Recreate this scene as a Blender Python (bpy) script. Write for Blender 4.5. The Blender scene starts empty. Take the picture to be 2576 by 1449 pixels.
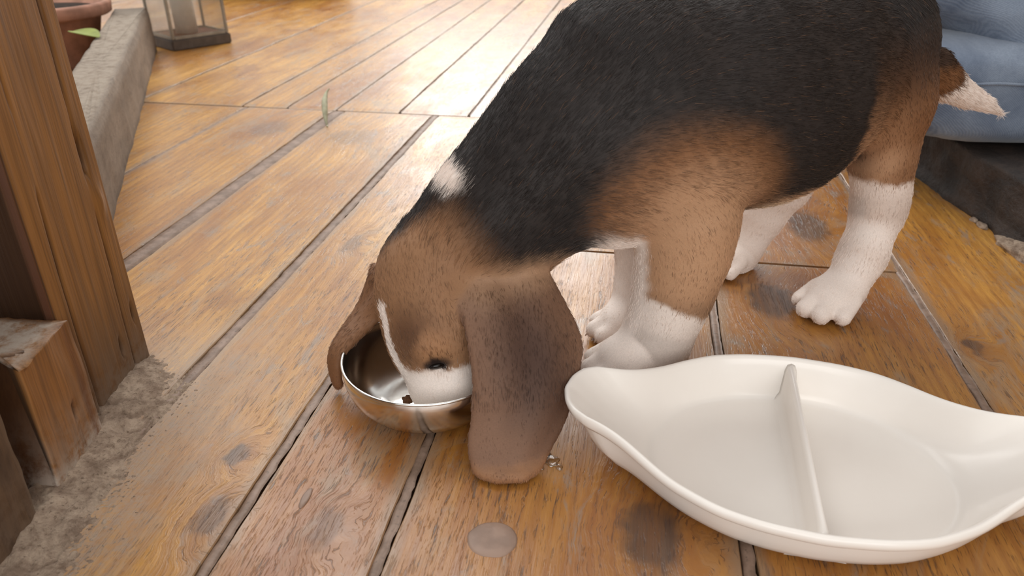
import bpy, bmesh, math, random
import numpy as np
from mathutils import Vector, Matrix, noise as mnoise

# ------------------------------------------------------------------ camera, light, exposure
scene = bpy.context.scene
C = scene.collection
FPX, CAMH = 1900.0, 0.42
PITCH = math.atan(1016 / FPX)
SP, CP = math.sin(PITCH), math.cos(PITCH)
cam_d = bpy.data.cameras.new('camera')
cam = bpy.data.objects.new('camera', cam_d); C.objects.link(cam)
cam.location = (0, 0, CAMH); cam.rotation_euler = (math.pi / 2 - PITCH, 0, 0)
cam_d.sensor_width = 36; cam_d.lens = 36 * FPX / 2576
cam_d.clip_start = 0.02
cam_d.dof.use_dof = True; cam_d.dof.focus_distance = 0.70; cam_d.dof.aperture_fstop = 9
scene.camera = cam

world = bpy.data.worlds.new('world'); scene.world = world; world.use_nodes = True
bg = world.node_tree.nodes['Background']
bg.inputs[0].default_value = (0.98, 0.985, 0.985, 1); bg.inputs[1].default_value = 0.95

def area_light(name, loc, target, sx, sy, power, col):
    d = bpy.data.lights.new(name, 'AREA'); d.shape = 'RECTANGLE'; d.size = sx; d.size_y = sy
    d.energy = power; d.color = col
    o = bpy.data.objects.new(name, d); C.objects.link(o); o.location = loc
    o.rotation_euler = (Vector(target) - Vector(loc)).to_track_quat('-Z', 'Y').to_euler()
    return o
# daylight through the glazed doors at the far end of the room, and through the roof lights above
area_light('door_daylight', (-0.05, 4.6, 1.75), (-0.05, 0.9, 0.0), 1.3, 2.2, 56, (1, 0.98, 0.95))
area_light('rooflight_daylight', (-1.2, 2.6, 3.0), (-0.1, 0.8, 0.0), 2.2, 1.6, 55, (1, 0.98, 0.95))

area_light('rear_fill_light', (0.25, -2.4, 1.35), (0.15, 0.7, 0.1), 2.6, 1.5, 40, (1, 0.985, 0.96))  # added fill lamp behind the camera, brightens the sides facing it

vs = scene.view_settings
vs.view_transform = 'Standard'; vs.look = 'None'; vs.exposure = 0.03; vs.gamma = 1; vs.use_curve_mapping = False

# ------------------------------------------------------------------ helpers
rng = np.random.default_rng(7)

def at(px, py, Y):                      # point at forward distance Y on the sight line of a pixel
    u = (px - 1288) / FPX; v = (py - 724.5) / FPX
    t = Y / (CP - v * SP)
    return np.array([u * t, Y, CAMH - (SP + v * CP) * t])

def lin(r, g, b):
    f = lambda c: (c / 255 / 12.92) if c / 255 <= 0.04045 else ((c / 255 + 0.055) / 1.055) ** 2.4
    return (f(r), f(g), f(b), 1.0)

def link(o, parent=None):
    C.objects.link(o)
    if parent is not None: o.parent = parent
    return o

def mesh_obj(name, verts, faces, mat=None, parent=None, smooth=True):
    me = bpy.data.meshes.new(name); me.from_pydata([tuple(map(float, v)) for v in verts], [], [tuple(map(int, f)) for f in faces])
    me.validate(); me.update()
    if smooth: me.polygons.foreach_set('use_smooth', [True] * len(me.polygons))
    if mat: me.materials.append(mat)
    return link(bpy.data.objects.new(name, me), parent)

def bm_obj(name, bm, mat=None, parent=None, smooth=True):
    bmesh.ops.recalc_face_normals(bm, faces=bm.faces)
    me = bpy.data.meshes.new(name); bm.to_mesh(me); bm.free()
    if smooth: me.polygons.foreach_set('use_smooth', [True] * len(me.polygons))
    if mat: me.materials.append(mat)
    return link(bpy.data.objects.new(name, me), parent)

def tag(o, label=None, cat=None, group=None, kind=None):
    if label: o['label'] = label
    if cat: o['category'] = cat
    if group: o['group'] = group
    if kind: o['kind'] = kind
    return o

def empty(name, loc=(0, 0, 0), rz=0):
    o = bpy.data.objects.new(name, None); o.empty_display_size = 0.03
    o.location = loc; o.rotation_euler = (0, 0, rz); return link(o)

def fbm(x, y, z=0.0, oct=4):
    return mnoise.fractal(Vector((x, y, z)), 1.0, 2.0, oct)

class NT:                               # small node-tree builder
    def __init__(s, name):
        s.m = bpy.data.materials.new(name); s.m.use_nodes = True
        s.t = s.m.node_tree; s.t.nodes.clear()
        s.out = s.t.nodes.new('ShaderNodeOutputMaterial')
    def n(s, typ, ins=None, **kw):
        nd = s.t.nodes.new(typ)
        for k, v in kw.items(): setattr(nd, k, v)
        for k, v in (ins or {}).items(): s.set(nd.inputs[k], v)
        return nd
    def set(s, sock, v):
        if isinstance(v, bpy.types.NodeSocket): s.t.links.new(v, sock)
        elif isinstance(v, bpy.types.Node): s.t.links.new(v.outputs[0], sock)
        else: sock.default_value = v
    def math(s, op, a, b=0.0, c=0.0, clamp=False):
        return s.n('ShaderNodeMath', {0: a, 1: b, 2: c}, operation=op, use_clamp=clamp).outputs[0]
    def vec(s, op, a, b=(0, 0, 0), out=0):
        return s.n('ShaderNodeVectorMath', {0: a, 1: b}, operation=op).outputs[out]
    def noise(s, v, scale, detail=4, rough=0.55, dist=0.0):
        return s.n('ShaderNodeTexNoise', {'Vector': v, 'Scale': scale, 'Detail': detail, 'Roughness': rough, 'Distortion': dist}).outputs[0]
    def step(s, v, a, b, lo=0.0, hi=1.0):
        return s.n('ShaderNodeMapRange', {0: v, 1: a, 2: b, 3: lo, 4: hi}, interpolation_type='SMOOTHSTEP').outputs[0]
    def mix(s, f, a, b, mode='MIX'):
        nd = s.n('ShaderNodeMix', data_type='RGBA', blend_type=mode)
        s.set(nd.inputs[0], f); s.set(nd.inputs[6], a); s.set(nd.inputs[7], b)
        return nd.outputs[2]
    def coord(s, which='Object'):
        return s.n('ShaderNodeTexCoord').outputs[which]
    def scale(s, v, sc):
        return s.vec('MULTIPLY', v, sc)
    def bsdf(s, **ins):
        b = s.n('ShaderNodeBsdfPrincipled', {k.replace('_', ' '): v for k, v in ins.items()})
        s.t.links.new(b.outputs[0], s.out.inputs[0]); return b
    def bump(s, h, strength=0.3, dist=0.002, base=None):
        i = {'Height': h, 'Strength': strength, 'Distance': dist}
        if base is not None: i['Normal'] = base
        return s.n('ShaderNodeBump', i).outputs[0]

def plain(name, col, rough=0.5, metal=0.0, spec=0.5, nscale=40, var=0.12, bump=0.0):
    t = NT(name); nz = t.noise(t.coord(), nscale, 4)
    c2 = tuple(c * (1 - var * 2) for c in col[:3]) + (1,)
    k = t.mix(t.step(nz, 0.35, 0.65), c2, col)
    ins = dict(Base_Color=k, Roughness=rough, Metallic=metal, Specular_IOR_Level=spec)
    if bump: ins['Normal'] = t.bump(nz, bump, 0.002)
    t.bsdf(**ins); return t.m

# ------------------------------------------------------------------ floor
AZ = math.radians(9.3)                  # the boards run 9.3 degrees right of straight ahead
KNOTS = [(0.036, 0.414, 0.026, 0.040, 0.85), (0.171, 0.794, 0.030, 0.048, 0.9), (-0.306, 0.446, 0.010, 0.017, 0.8),
         (-0.292, 0.378, 0.013, 0.022, 0.75), (-0.355, 0.868, 0.012, 0.03, 0.5), (-0.202, 0.381, 0.013, 0.022, 0.45),
         (0.362, 0.727, 0.011, 0.017, 0.8), (0.25, 1.02, 0.03, 0.06, 0.8), (-0.70, 1.35, 0.04, 0.06, 0.45), (-0.52, 1.32, 0.05, 0.05, 0.4)]

def floor_wood():
    t = NT('floorboard_wood')
    co = t.coord('Object')
    oc = t.n('ShaderNodeSeparateColor', {0: t.n('ShaderNodeObjectInfo').outputs['Color']}); rnd = oc.outputs[1]; dk = oc.outputs[0]
    off = t.n('ShaderNodeCombineXYZ', {0: t.math('MULTIPLY', rnd, 3.1), 1: t.math('MULTIPLY', rnd, 17.0), 2: t.math('MULTIPLY', rnd, 41.0)}).outputs[0]
    # knots pull the grain aside
    warp = None; kmask = None; kring = None
    wob = t.n('ShaderNodeTexNoise', {'Vector': co, 'Scale': 60.0, 'Detail': 3.0}).outputs['Color']
    wobv = t.scale(t.vec('SUBTRACT', wob, (0.5, 0.5, 0.5)), (0.018, 0.03, 0))
    cw = t.vec('ADD', co, wobv)
    flat = t.scale(cw, (1, 1, 0))
    for (a, b, ra, rb, st) in KNOTS:
        d = t.vec('LENGTH', t.vec('DIVIDE', t.vec('SUBTRACT', flat, (a, b, 0)), (ra, rb, 1)), out=1)
        m = t.math('MULTIPLY', t.step(d, 1.15, 0.55), st)
        r = t.math('MULTIPLY', t.step(d, 2.6, 0.6), st * 0.8)
        kmask = m if kmask is None else t.math('MAXIMUM', kmask, m)
        kring = r if kring is None else t.math('MAXIMUM', kring, r)
    p = t.vec('ADD', co, off)
    p = t.vec('ADD', p, t.n('ShaderNodeCombineXYZ', {0: t.math('MULTIPLY', kring, 0.035)}).outputs[0])
    slow = t.noise(t.scale(p, (7, 2.2, 1)), 1.0, 5, 0.6, 0.4)
    mid = t.noise(t.scale(p, (60, 5, 1)), 1.0, 6, 0.65, 0.8)
    fine = t.noise(t.scale(p, (520, 18, 1)), 1.0, 4, 0.6, 0.3)
    blot = t.noise(t.scale(p, (16, 8, 1)), 1.0, 6, 0.68, 0.8)
    ring = t.n('ShaderNodeTexWave', {'Vector': t.scale(p, (1, 0.10, 1)), 'Scale': 26.0, 'Distortion': 7.0, 'Detail': 4.0, 'Detail Scale': 1.4, 'Detail Roughness': 0.6}, wave_type='BANDS', bands_direction='X').outputs[1]
    dash = t.noise(t.scale(p, (330, 34, 1)), 1.0, 4, 0.65, 0.2)
    dash2 = t.noise(t.scale(p, (900, 70, 1)), 1.0, 2, 0.6)
    zone = t.noise(t.scale(p, (11, 5, 1)), 1.0, 5, 0.65, 0.5)
    base = t.mix(t.step(slow, 0.28, 0.72), lin(162, 106, 42), lin(222, 168, 80))
    base = t.mix(t.step(ring, 0.35, 0.95, 0, 0.30), base, lin(140, 88, 38))
    base = t.mix(t.step(mid, 0.36, 0.66), t.mix(0.36, base, lin(116, 68, 28)), base)
    base = t.mix(t.step(fine, 0.38, 0.68, 0.0, 0.5), base, t.mix(0.42, base, lin(96, 56, 24)))
    base = t.mix(t.step(zone, 0.54, 0.70, 0, 0.5), base, lin(126, 78, 42))
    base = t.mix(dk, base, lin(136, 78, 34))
    # worn, greyed patches and dark scuffs
    worn = t.step(t.noise(t.scale(p, (12, 4.0, 1)), 1.0, 8, 0.74, 1.2), 0.52, 0.68, 0.0, 0.68)
    base = t.mix(worn, base, lin(152, 130, 106))
    scuff = t.math('MULTIPLY', t.step(dash, 0.56, 0.66), t.step(zone, 0.40, 0.56))
    base = t.mix(t.math('MULTIPLY', scuff, 0.72), base, lin(70, 54, 46))
    tick = t.math('MULTIPLY', t.step(dash2, 0.59, 0.69), t.step(blot, 0.36, 0.54))
    base = t.mix(t.math('MULTIPLY', tick, 0.65), base, lin(64, 46, 36))
    dirt = t.step(t.noise(t.scale(p, (34, 15, 1)), 1.0, 7, 0.72, 0.6), 0.56, 0.68, 0.0, 0.65)
    base = t.mix(dirt, base, lin(136, 122, 110))
    base = t.mix(t.math('MULTIPLY', kring, 0.5), base, lin(116, 66, 32))
    base = t.mix(t.math('MULTIPLY', kmask, t.step(mid, 0.3, 0.62, 0.65, 1.0)), base, lin(66, 50, 42))
    ed_ = t.n('ShaderNodeAttribute', attribute_name='edge').outputs['Fac']
    edw = t.step(t.math('ADD', ed_, t.math('MULTIPLY', t.math('SUBTRACT', t.noise(t.scale(p, (22, 7, 1)), 1.0, 6, 0.7), 0.5), 1.7)), 0.55, 1.05, 0.0, 0.62)
    base = t.mix(edw, base, lin(142, 120, 98))
    # dust trodden in beside the old post
    gw = t.noise(t.scale(co, (1, 1, 0)), 26, 7, 0.7)
    sx = t.n('ShaderNodeSeparateXYZ', {0: co})
    side = t.math('ADD', sx.outputs[0], t.math('MULTIPLY', t.math('SUBTRACT', gw, 0.5), 0.16))
    dust = t.math('MULTIPLY', t.step(side, -0.295, -0.395), t.step(t.math('ADD', sx.outputs[1], t.math('MULTIPLY', gw, 0.12)), 0.74, 0.58))
    dust = t.math('MULTIPLY', dust, t.step(t.noise(co, 320, 4, 0.65), 0.3, 0.62, 0.45, 1.0))
    base = t.mix(t.math('MULTIPLY', dust, 0.92), base, lin(156, 136, 118))
    rough = t.math('ADD', t.step(blot, 0.3, 0.75, 0.25, 0.44), t.math('ADD', t.math('MULTIPLY', worn, 0.08), t.math('MULTIPLY', dust, 0.35)))
    h = t.math('ADD', t.math('MULTIPLY', fine, 0.5), t.math('ADD', t.math('MULTIPLY', mid, 0.9), t.math('MULTIPLY', t.math('MAXIMUM', scuff, tick), -0.8)))
    h = t.math('ADD', h, t.math('MULTIPLY', slow, 1.6))
    t.bsdf(Base_Color=base, Roughness=rough, Specular_IOR_Level=0.55, Normal=t.bump(h, 0.34, 0.0016),
           Coat_Weight=0.12, Coat_Roughness=0.25)
    return t.m
M_floor = floor_wood()

def putty():
    t = NT('seam_putty'); co = t.coord('Object')
    n1 = t.noise(co, 45, 6, 0.65); n2 = t.noise(co, 260, 4, 0.6)
    k = t.mix(t.step(n1, 0.35, 0.65), lin(116, 94, 78), lin(146, 122, 106))
    k = t.mix(t.step(n2, 0.55, 0.72, 0, 0.6), k, lin(76, 60, 50))
    h = t.math('ADD', n1, t.math('MULTIPLY', n2, 0.4))
    t.bsdf(Base_Color=k, Roughness=0.55, Normal=t.bump(h, 0.3, 0.0012)); return t.m
M_putty = putty()
M_plug = plain('plug_putty', lin(152, 126, 110), 0.55, 0, 0.5, 60, 0.1, 0.3)
M_void = plain('dark_underfloor', lin(30, 22, 17), 0.9)

floor = mesh_obj('floor', [(-3, -1.2, -0.014), (3.2, -1.2, -0.014), (3.2, 5.2, -0.014), (-3, 5.2, -0.014),
                           (-3, -1.2, -0.08), (3.2, -1.2, -0.08), (3.2, 5.2, -0.08), (-3, 5.2, -0.08)],
                 [(0, 1, 2, 3), (7, 6, 5, 4), (0, 4, 5, 1), (1, 5, 6, 2), (2, 6, 7, 3), (3, 7, 4, 0)], M_void, smooth=False)
tag(floor, 'worn amber wooden floor of wide boards', kind='structure')

def edge_wobble(s, t, amp=0.0014):
    return amp * (fbm(s * 13 + 5, t * 9, 1.7) + 0.6 * fbm(s * 31, t * 45, 4.2))

PR_ = random.Random(11)
def plank(s0, s1, t0, t1, dz=0.0, dark=None):
    n = max(6, int((t1 - t0) / 0.022)); V = []; F = []; W = []
    for i in range(n + 1):
        tt = t0 + (t1 - t0) * i / n
        a = s0 + edge_wobble(s0, tt); b = s1 + edge_wobble(s1 + 3, tt)
        et = 0.0016 if i in (0, n) else 0.0
        z = dz + 0.0007 * fbm(s0 * 7, tt * 3, 9)
        ins = min(0.026, (b - a) * 0.3)
        prof = [(a, -0.02), (a + 0.0002, z - 0.0009), (a + 0.0010, z), (a + ins, z), (b - ins, z), (b - 0.0010, z), (b - 0.0002, z - 0.0009), (b, -0.02)]
        for q_, (q, zz) in enumerate(prof):
            V.append((q, tt, min(zz, zz - et) if zz > -0.01 else zz)); W.append(1.0 if (q_ not in (3, 4) or i in (0, n)) else 0.0)
    for i in range(n):
        for j in range(7):
            k = i * 8 + j; F.append((k, k + 1, k + 9, k + 8))
    F.append(tuple(range(7, -1, -1))); F.append(tuple(n * 8 + j for j in range(8)))
    F = [f[::-1] for f in F]
    o = mesh_obj('floorboard', V, F, M_floor, floor, smooth=False)
    at_ = o.data.attributes.new('edge', 'FLOAT', 'POINT'); at_.data.foreach_set('value', W)
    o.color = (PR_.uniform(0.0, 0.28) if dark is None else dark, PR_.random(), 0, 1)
    o.rotation_euler = (0, 0, -AZ); return o

def filler(s0, s1, t0, t1, z=-0.0006, taper=None):
    n = int((t1 - t0) / 0.006); V = []; F = []
    for i in range(n + 1):
        tt = t0 + (t1 - t0) * i / n; f = i / n
        q0 = s0 if taper is None else s0 + (taper[0] - s0) * f
        q1 = s1 if taper is None else s1 + (taper[1] - s1) * f
        a = q0 - 0.0006 + 0.0016 * fbm(q0 * 11, tt * 60, 2); b = q1 + 0.0004 + 0.0016 * fbm(q1 * 17 + 3, tt * 75, 6)
        for j in range(4):
            w = j / 3; zz = min(z + 0.0004 * fbm(q0 * 30 + w * 2, tt * 40, 3), -0.0001) - (0.0007 if j in (0, 3) else 0)
            V.append((a + (b - a) * w, tt, zz))
    for i in range(n):
        for j in range(3):
            k = i * 4 + j; F.append((k, k + 1, k + 5, k + 4))
    m = len(V); V += [(x, y, -0.0135) for (x, y, _) in V]
    for i in range(n):
        for j in (0, 3):
            k = i * 4 + j; F.append((k, k + 4, k + 4 + m, k + m))
    o = mesh_obj('seam_filler', V, F, M_putty, floor)
    o.rotation_euler = (0, 0, -AZ); return o

# near run of boards (ends at t = 1.50), a shorter group under the puppy (ends at t = 0.893) and the far run
near = [(-2.3, -1.93), (-1.926, -1.564), (-1.56, -1.322), (-1.318, -1.062), (-1.058, -0.824), (-0.817, -0.627), (-0.600, -0.412), (-0.398, -0.275), (-0.266, -0.1575), (-0.1485, 0.0985), (0.1085, 0.3325), (0.3415, 0.602), (0.606, 0.86), (0.864, 1.12)]
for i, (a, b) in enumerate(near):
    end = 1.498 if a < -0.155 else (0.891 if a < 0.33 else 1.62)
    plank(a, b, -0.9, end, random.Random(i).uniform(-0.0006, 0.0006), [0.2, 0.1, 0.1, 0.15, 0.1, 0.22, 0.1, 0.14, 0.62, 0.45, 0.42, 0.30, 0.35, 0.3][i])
for a, b in [(-0.1485, 0.058), (0.062, 0.336)]: plank(a, b, 0.8955, 2.25, 0.0004)
far = [(-2.5, -2.104), (-2.1, -1.72), (-1.716, -1.42), (-1.416, -1.082), (-1.078, -0.836), (-0.832, -0.735), (-0.731, -0.624), (-0.620, -0.486), (-0.481, -0.338), (-0.334, -0.152)]
for i, (a, b) in enumerate(far): plank(a, b, 1.502, 4.7, random.Random(i + 30).uniform(-0.0006, 0.0006))
for a, b in [(-0.148, 0.10), (0.104, 0.336)]: plank(a, b, 2.254, 4.6, 0.0)
for a, b in [(0.34, 0.60), (0.604, 0.86), (0.864, 1.12)]: plank(a, b, 1.624, 4.6, 0.0)
filler(-0.1567, -0.1502, -0.1, 1.495); filler(-0.2745, -0.2672, -0.1, 1.495); filler(-0.4105, -0.3985, 0.1, 1.495)
filler(-0.626, -0.601, 0.6, 1.495); filler(-0.8235, -0.8175, 0.8, 1.495); filler(0.1, 0.1075, 0.0, 0.885); filler(0.3335, 0.3408, 0.1, 1.6)
filler(-0.4855, -0.4815, 1.51, 3.0, -0.002); filler(-0.3375, -0.3345, 1.51, 3.0, -0.002)
filler(-0.735, -0.7315, 1.51, 3.0, -0.002); filler(-0.6235, -0.6205, 1.51, 3.0, -0.002); filler(-0.8355, -0.8325, 1.51, 3.0, -0.002)

# round putty plug set in a lost knot
def plug(s, t, rs, rt):
    V = [(s, t, 0.0011)]; F = []; N = 28
    for k, (f, z) in enumerate([(0.55, 0.0012), (0.92, 0.0010), (1.0, 0.0002), (1.02, -0.002)]):
        for i in range(N):
            a = 2 * math.pi * i / N; w = 1 + 0.07 * fbm(math.cos(a) * 1.3, math.sin(a) * 1.3, k * 0.1)
            V.append((s + rs * f * w * math.cos(a), t + rt * f * w * math.sin(a), z))
    F += [(0, 1 + i, 1 + (i + 1) % N) for i in range(N)]
    for k in range(3):
        for i in range(N):
            a = 1 + k * N + i; b = 1 + k * N + (i + 1) % N; F.append((a, a + N, b + N, b))
    o = mesh_obj('knot_plug', V, F, M_plug, floor); o.rotation_euler = (0, 0, -AZ)
plug(-0.078, 0.390, 0.0185, 0.0165); plug(-0.229, 0.408, 0.0032, 0.011)

# ------------------------------------------------------------------ old timber: post, foot block, near beam, kerb
def old_wood(name, c0, c1, axis=2, dark=lin(56, 38, 26), rough=0.5, dust=lin(118, 98, 80)):
    t = NT(name); co = t.coord('Object')
    sc = [150, 150, 150]; sc[axis] = 5; sc2 = [14, 14, 14]; sc2[axis] = 2.5; sc3 = [480, 480, 480]; sc3[axis] = 8
    a = t.noise(t.scale(co, tuple(sc)), 1, 5, 0.6, 0.5); b = t.noise(t.scale(co, tuple(sc2)), 1, 5, 0.6, 0.6); c = t.noise(t.scale(co, tuple(sc3)), 1, 3, 0.55)
    k = t.mix(t.step(b, 0.3, 0.7), c0, c1)
    k = t.mix(t.step(a, 0.42, 0.68, 0, 0.55), k, t.mix(0.55, k, dark))
    k = t.mix(t.step(c, 0.42, 0.62, 0, 0.55), k, t.mix(0.5, k, dark))
    at_ = t.n('ShaderNodeAttribute', attribute_name='wear_shade')
    s = t.n('ShaderNodeSeparateColor', {0: at_.outputs['Color']})
    k = t.mix(s.outputs[0], k, dark)
    du = t.math('MULTIPLY', s.outputs[1], t.step(t.noise(co, 60, 6, 0.7), 0.3, 0.6))
    k = t.mix(du, k, dust)
    k = t.mix(s.outputs[2], k, lin(96, 46, 28))
    h = t.math('ADD', t.math('MULTIPLY', a, 0.8), t.math('MULTIPLY', c, 0.4))
    t.bsdf(Base_Color=k, Roughness=t.math('ADD', rough, t.math('MULTIPLY', s.outputs[1], 0.3), clamp=True), Specular_IOR_Level=0.4, Normal=t.bump(h, 0.4 if axis == 2 else 0.12, 0.0015))
    return t.m

def sm(x, a, b):
    t = np.clip((x - a) / (b - a), 0, 1); return t * t * (3 - 2 * t)

def timber(name, loop, zs, mat, parent=None, disp=None, top=None, fine=0.0035):
    """loop: list of (x, y) corner points, clockwise or not; resampled; rings at heights zs; disp(x,y,z,nx,ny)->(push, r, g, b)"""
    pts = []
    L = len(loop)
    for i in range(L):
        a = np.array(loop[i]); b = np.array(loop[(i + 1) % L]); d = np.linalg.norm(b - a); n = max(1, int(d / (fine if (abs(b[0] - a[0]) < 0.004 and a[0] > -0.37 and a[0] < 0) else 0.0035)))
        for j in range(n): pts.append((a + (b - a) * j / n, ))
    P = np.array([p[0] for p in pts]); N = len(P)
    nxt = np.roll(P, -1, 0) - np.roll(P, 1, 0); nrm = np.stack([nxt[:, 1], -nxt[:, 0]], 1); nrm /= np.linalg.norm(nrm, axis=1)[:, None] + 1e-9
    ctr = P.mean(0); sg = np.sign(((P - ctr) * nrm).sum(1).sum()); nrm *= sg
    V = []; W = []
    for z in zs:
        for (x, y), (a, b) in zip(P, nrm):
            pu, r, g, bl = disp(x, y, z, a, b) if disp else (0, 0, 0, 0)
            zz = z if top is None else min(z, top(x, y))
            V.append((x + a * pu, y + b * pu, zz)); W.append((r, g, bl, 1))
    F = []
    for i in range(len(zs) - 1):
        for j in range(N):
            k = i * N + j; l = i * N + (j + 1) % N; F.append((k, l, l + N, k + N))
    # top cap as a fan round the middle, in a few rings
    base = (len(zs) - 1) * N; prev = base
    for f in (0.8, 0.5, 0.2):
        st = len(V)
        for j in range(N):
            v = V[base + j]; x = ctr[0] + (v[0] - ctr[0]) * f; y = ctr[1] + (v[1] - ctr[1]) * f
            z = v[2] if top is None else top(x, y)
            V.append((x, y, z)); W.append((0.1, 0.95, 0, 1))
        for j in range(N): F.append((prev + j, prev + (j + 1) % N, st + (j + 1) % N, st + j))
        prev = st
    st = len(V); V.append((ctr[0], ctr[1], zs[-1] if top is None else top(*ctr))); W.append((0.1, 0.9, 0, 1))
    for j in range(N): F.append((prev + j, prev + (j + 1) % N, st))
    o = mesh_obj(name, V, F, mat, parent)
    ca = o.data.color_attributes.new('wear_shade', 'FLOAT_COLOR', 'POINT'); ca.data.foreach_set('color', np.array(W, dtype=np.float32).ravel())
    bm = bmesh.new(); bm.from_mesh(o.data); bmesh.ops.recalc_face_normals(bm, faces=bm.faces); bm.to_mesh(o.data); bm.free()
    return o

M_post = old_wood('varnished_post_wood', lin(130, 88, 44), lin(166, 118, 64))
M_block = old_wood('dusty_block_wood', lin(124, 82, 42), lin(156, 108, 60), dust=lin(178, 164, 150))
M_kerb = old_wood('grey_weathered_wood', lin(116, 102, 88), lin(146, 130, 114), axis=1, dark=lin(78, 64, 52), rough=0.7, dust=lin(150, 138, 124))
M_beam = old_wood('dull_beam_wood', lin(96, 72, 50), lin(130, 102, 74), dark=lin(44, 32, 26), rough=0.75)

HOLES = [(0.632, 0.055, 0.0026, 0.009, 0.008), (0.600, 0.036, 0.003, 0.009, 0.008), (0.622, 0.215, 0.003, 0.016, 0.006)]
def post_disp(x, y, z, nx, ny):
    push = 0.0014 * fbm(x * 9, y * 9, z * 2) + 0.0004 * fbm(x * 60, y * 60, z * 5)
    r = g = b = 0.0
    if nx > 0.5:
        for (yc, w, dpt, f0, f1) in [(0.545, 0.0008, 0.005, 5.0, 1.0), (0.618, 0.0009, 0.005, 4.0, 2.0)]:
            yy = yc + 0.012 * (z - 0.15) + 0.0022 * fbm(z * f0, yc * 20, f1) + 0.0005 * fbm(z * 40, yc, 2)
            m = math.exp(-((y - yy) / (w * 1.9)) ** 2); act = sm(fbm(z * 6, yc * 9, 5), -0.45, 0.05)
            push -= dpt * m * act; r = max(r, 0.9 * m * act)
        for (yc, zc, ry, rz, d) in HOLES:
            q = math.hypot((y - yc) / ry, (z - zc) / rz); m = math.exp(-q ** 4)
            push -= d * m; r = max(r, 0.92 * m); r = max(r, 0.5 * math.exp(-(q / 2.0) ** 2))
        # split knot with a proud torn lip
        q = math.hypot((y - 0.628) / 0.006, (z - 0.172) / 0.014); push += 0.0022 * math.exp(-q ** 2)
    g = 0.75 * sm(-z, -0.05, 0.0) + 0.25 * sm(-z, -0.13, -0.03)
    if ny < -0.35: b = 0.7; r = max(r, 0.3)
    if ny < -0.9: r = 0.9; b = 0.12  # shade on the camera-facing side painted into the colour
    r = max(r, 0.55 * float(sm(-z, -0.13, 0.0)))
    return push, float(r), float(g), float(b)
zs = list(np.arange(-0.004, 0.46, 0.0045)) + [0.6, 0.9, 1.3, 1.8, 2.4]
post = timber('timber_post', [(-0.366, 0.522), (-0.366, 0.640), (-0.374, 0.652), (-0.53, 0.652), (-0.53, 0.545), (-0.388, 0.545), (-0.378, 0.530)], zs, M_post, disp=post_disp, fine=0.0011)
tag(post, 'tall cracked amber timber post rising at the left edge', 'post')

def block_disp(x, y, z, nx, ny):
    # the outer end leans back towards its top
    push = 0.002 * fbm(x * 20, y * 20, z * 9) + 0.001 * fbm(x * 80, y * 80, z * 14)
    r = b = 0.0
    if ny < -0.5: push -= 0.030 * max(z, 0) / 0.115; r = 0.72; b = 0.2  # end face leans back; its shade is painted in as a darker colour
    if nx > 0.5:
        q = math.hypot((y - 0.492) / 0.003, (z - 0.045) / 0.007); m = math.exp(-q ** 4); push -= 0.005 * m; r = max(r, 0.9 * m)
        b = 0.35 * math.exp(-((y - 0.512) / 0.004) ** 2)
    g = 0.85 * sm(-z, -0.03, 0.0) + 0.3 * sm(-z, -0.08, -0.02)
    return push, r, float(g), b
block = timber('foot_block', [(-0.353, 0.445), (-0.355, 0.520), (-0.47, 0.520), (-0.47, 0.445)], list(np.arange(-0.004, 0.1165, 0.0035)), M_block, disp=block_disp,
               top=lambda x, y: 0.113 + 0.003 * fbm(x * 40, y * 40, 3) - 0.06 * max(0, 0.470 - y))
tag(block, 'short chipped wooden foot block with dusty top against the post', 'block')
def beam_disp(x, y, z, nx, ny):
    return 0.003 * fbm(x * 20, y * 20, z * 8) + 0.0015 * fbm(x * 90, y * 90, z * 30), float(0.35 + 0.5 * sm(fbm(x * 30, y * 30, z * 12), 0.1, 0.5)) * 0.7, float(0.7 * sm(-z, -0.10, 0.0)), 0.0
beam = timber('near_beam', [(-0.352, 0.12), (-0.354, 0.418), (-0.50, 0.418), (-0.50, 0.12)], list(np.arange(-0.004, 0.24, 0.005)) + [0.5, 0.9], M_beam, disp=beam_disp)
tag(beam, 'dull grey-brown rough beam in the lower left corner', 'beam')

def kerb_build():
    p0 = np.array([-0.602, 1.089]); d = np.array([-0.412, 1.133]); d /= np.linalg.norm(d); n = np.array([-d[1], d[0]])
    a = p0 - d * 0.42; b = p0 + d * 1.20
    def disp(x, y, z, nx, ny):
        return 0.002 * fbm(x * 10, y * 10, z * 8) - 0.006 * float(sm(z, 0.10, 0.12)), float(0.7 * sm(-z, -0.012, 0.0) + 0.35 * sm(fbm(x * 8, y * 8, z * 40), 0.15, 0.5)), 0.3, 0.0
    def top(x, y): return 0.12 + 0.003 * fbm(x * 9, y * 9, 2)
    return timber('kerb', [a, b, b + n * 0.086, a + n * 0.086], list(np.linspace(-0.003, 0.12, 18)), M_kerb, disp=disp, top=top)
kerb = kerb_build()
tag(kerb, 'low grey weathered kerb running back from behind the post', 'kerb')

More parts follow.
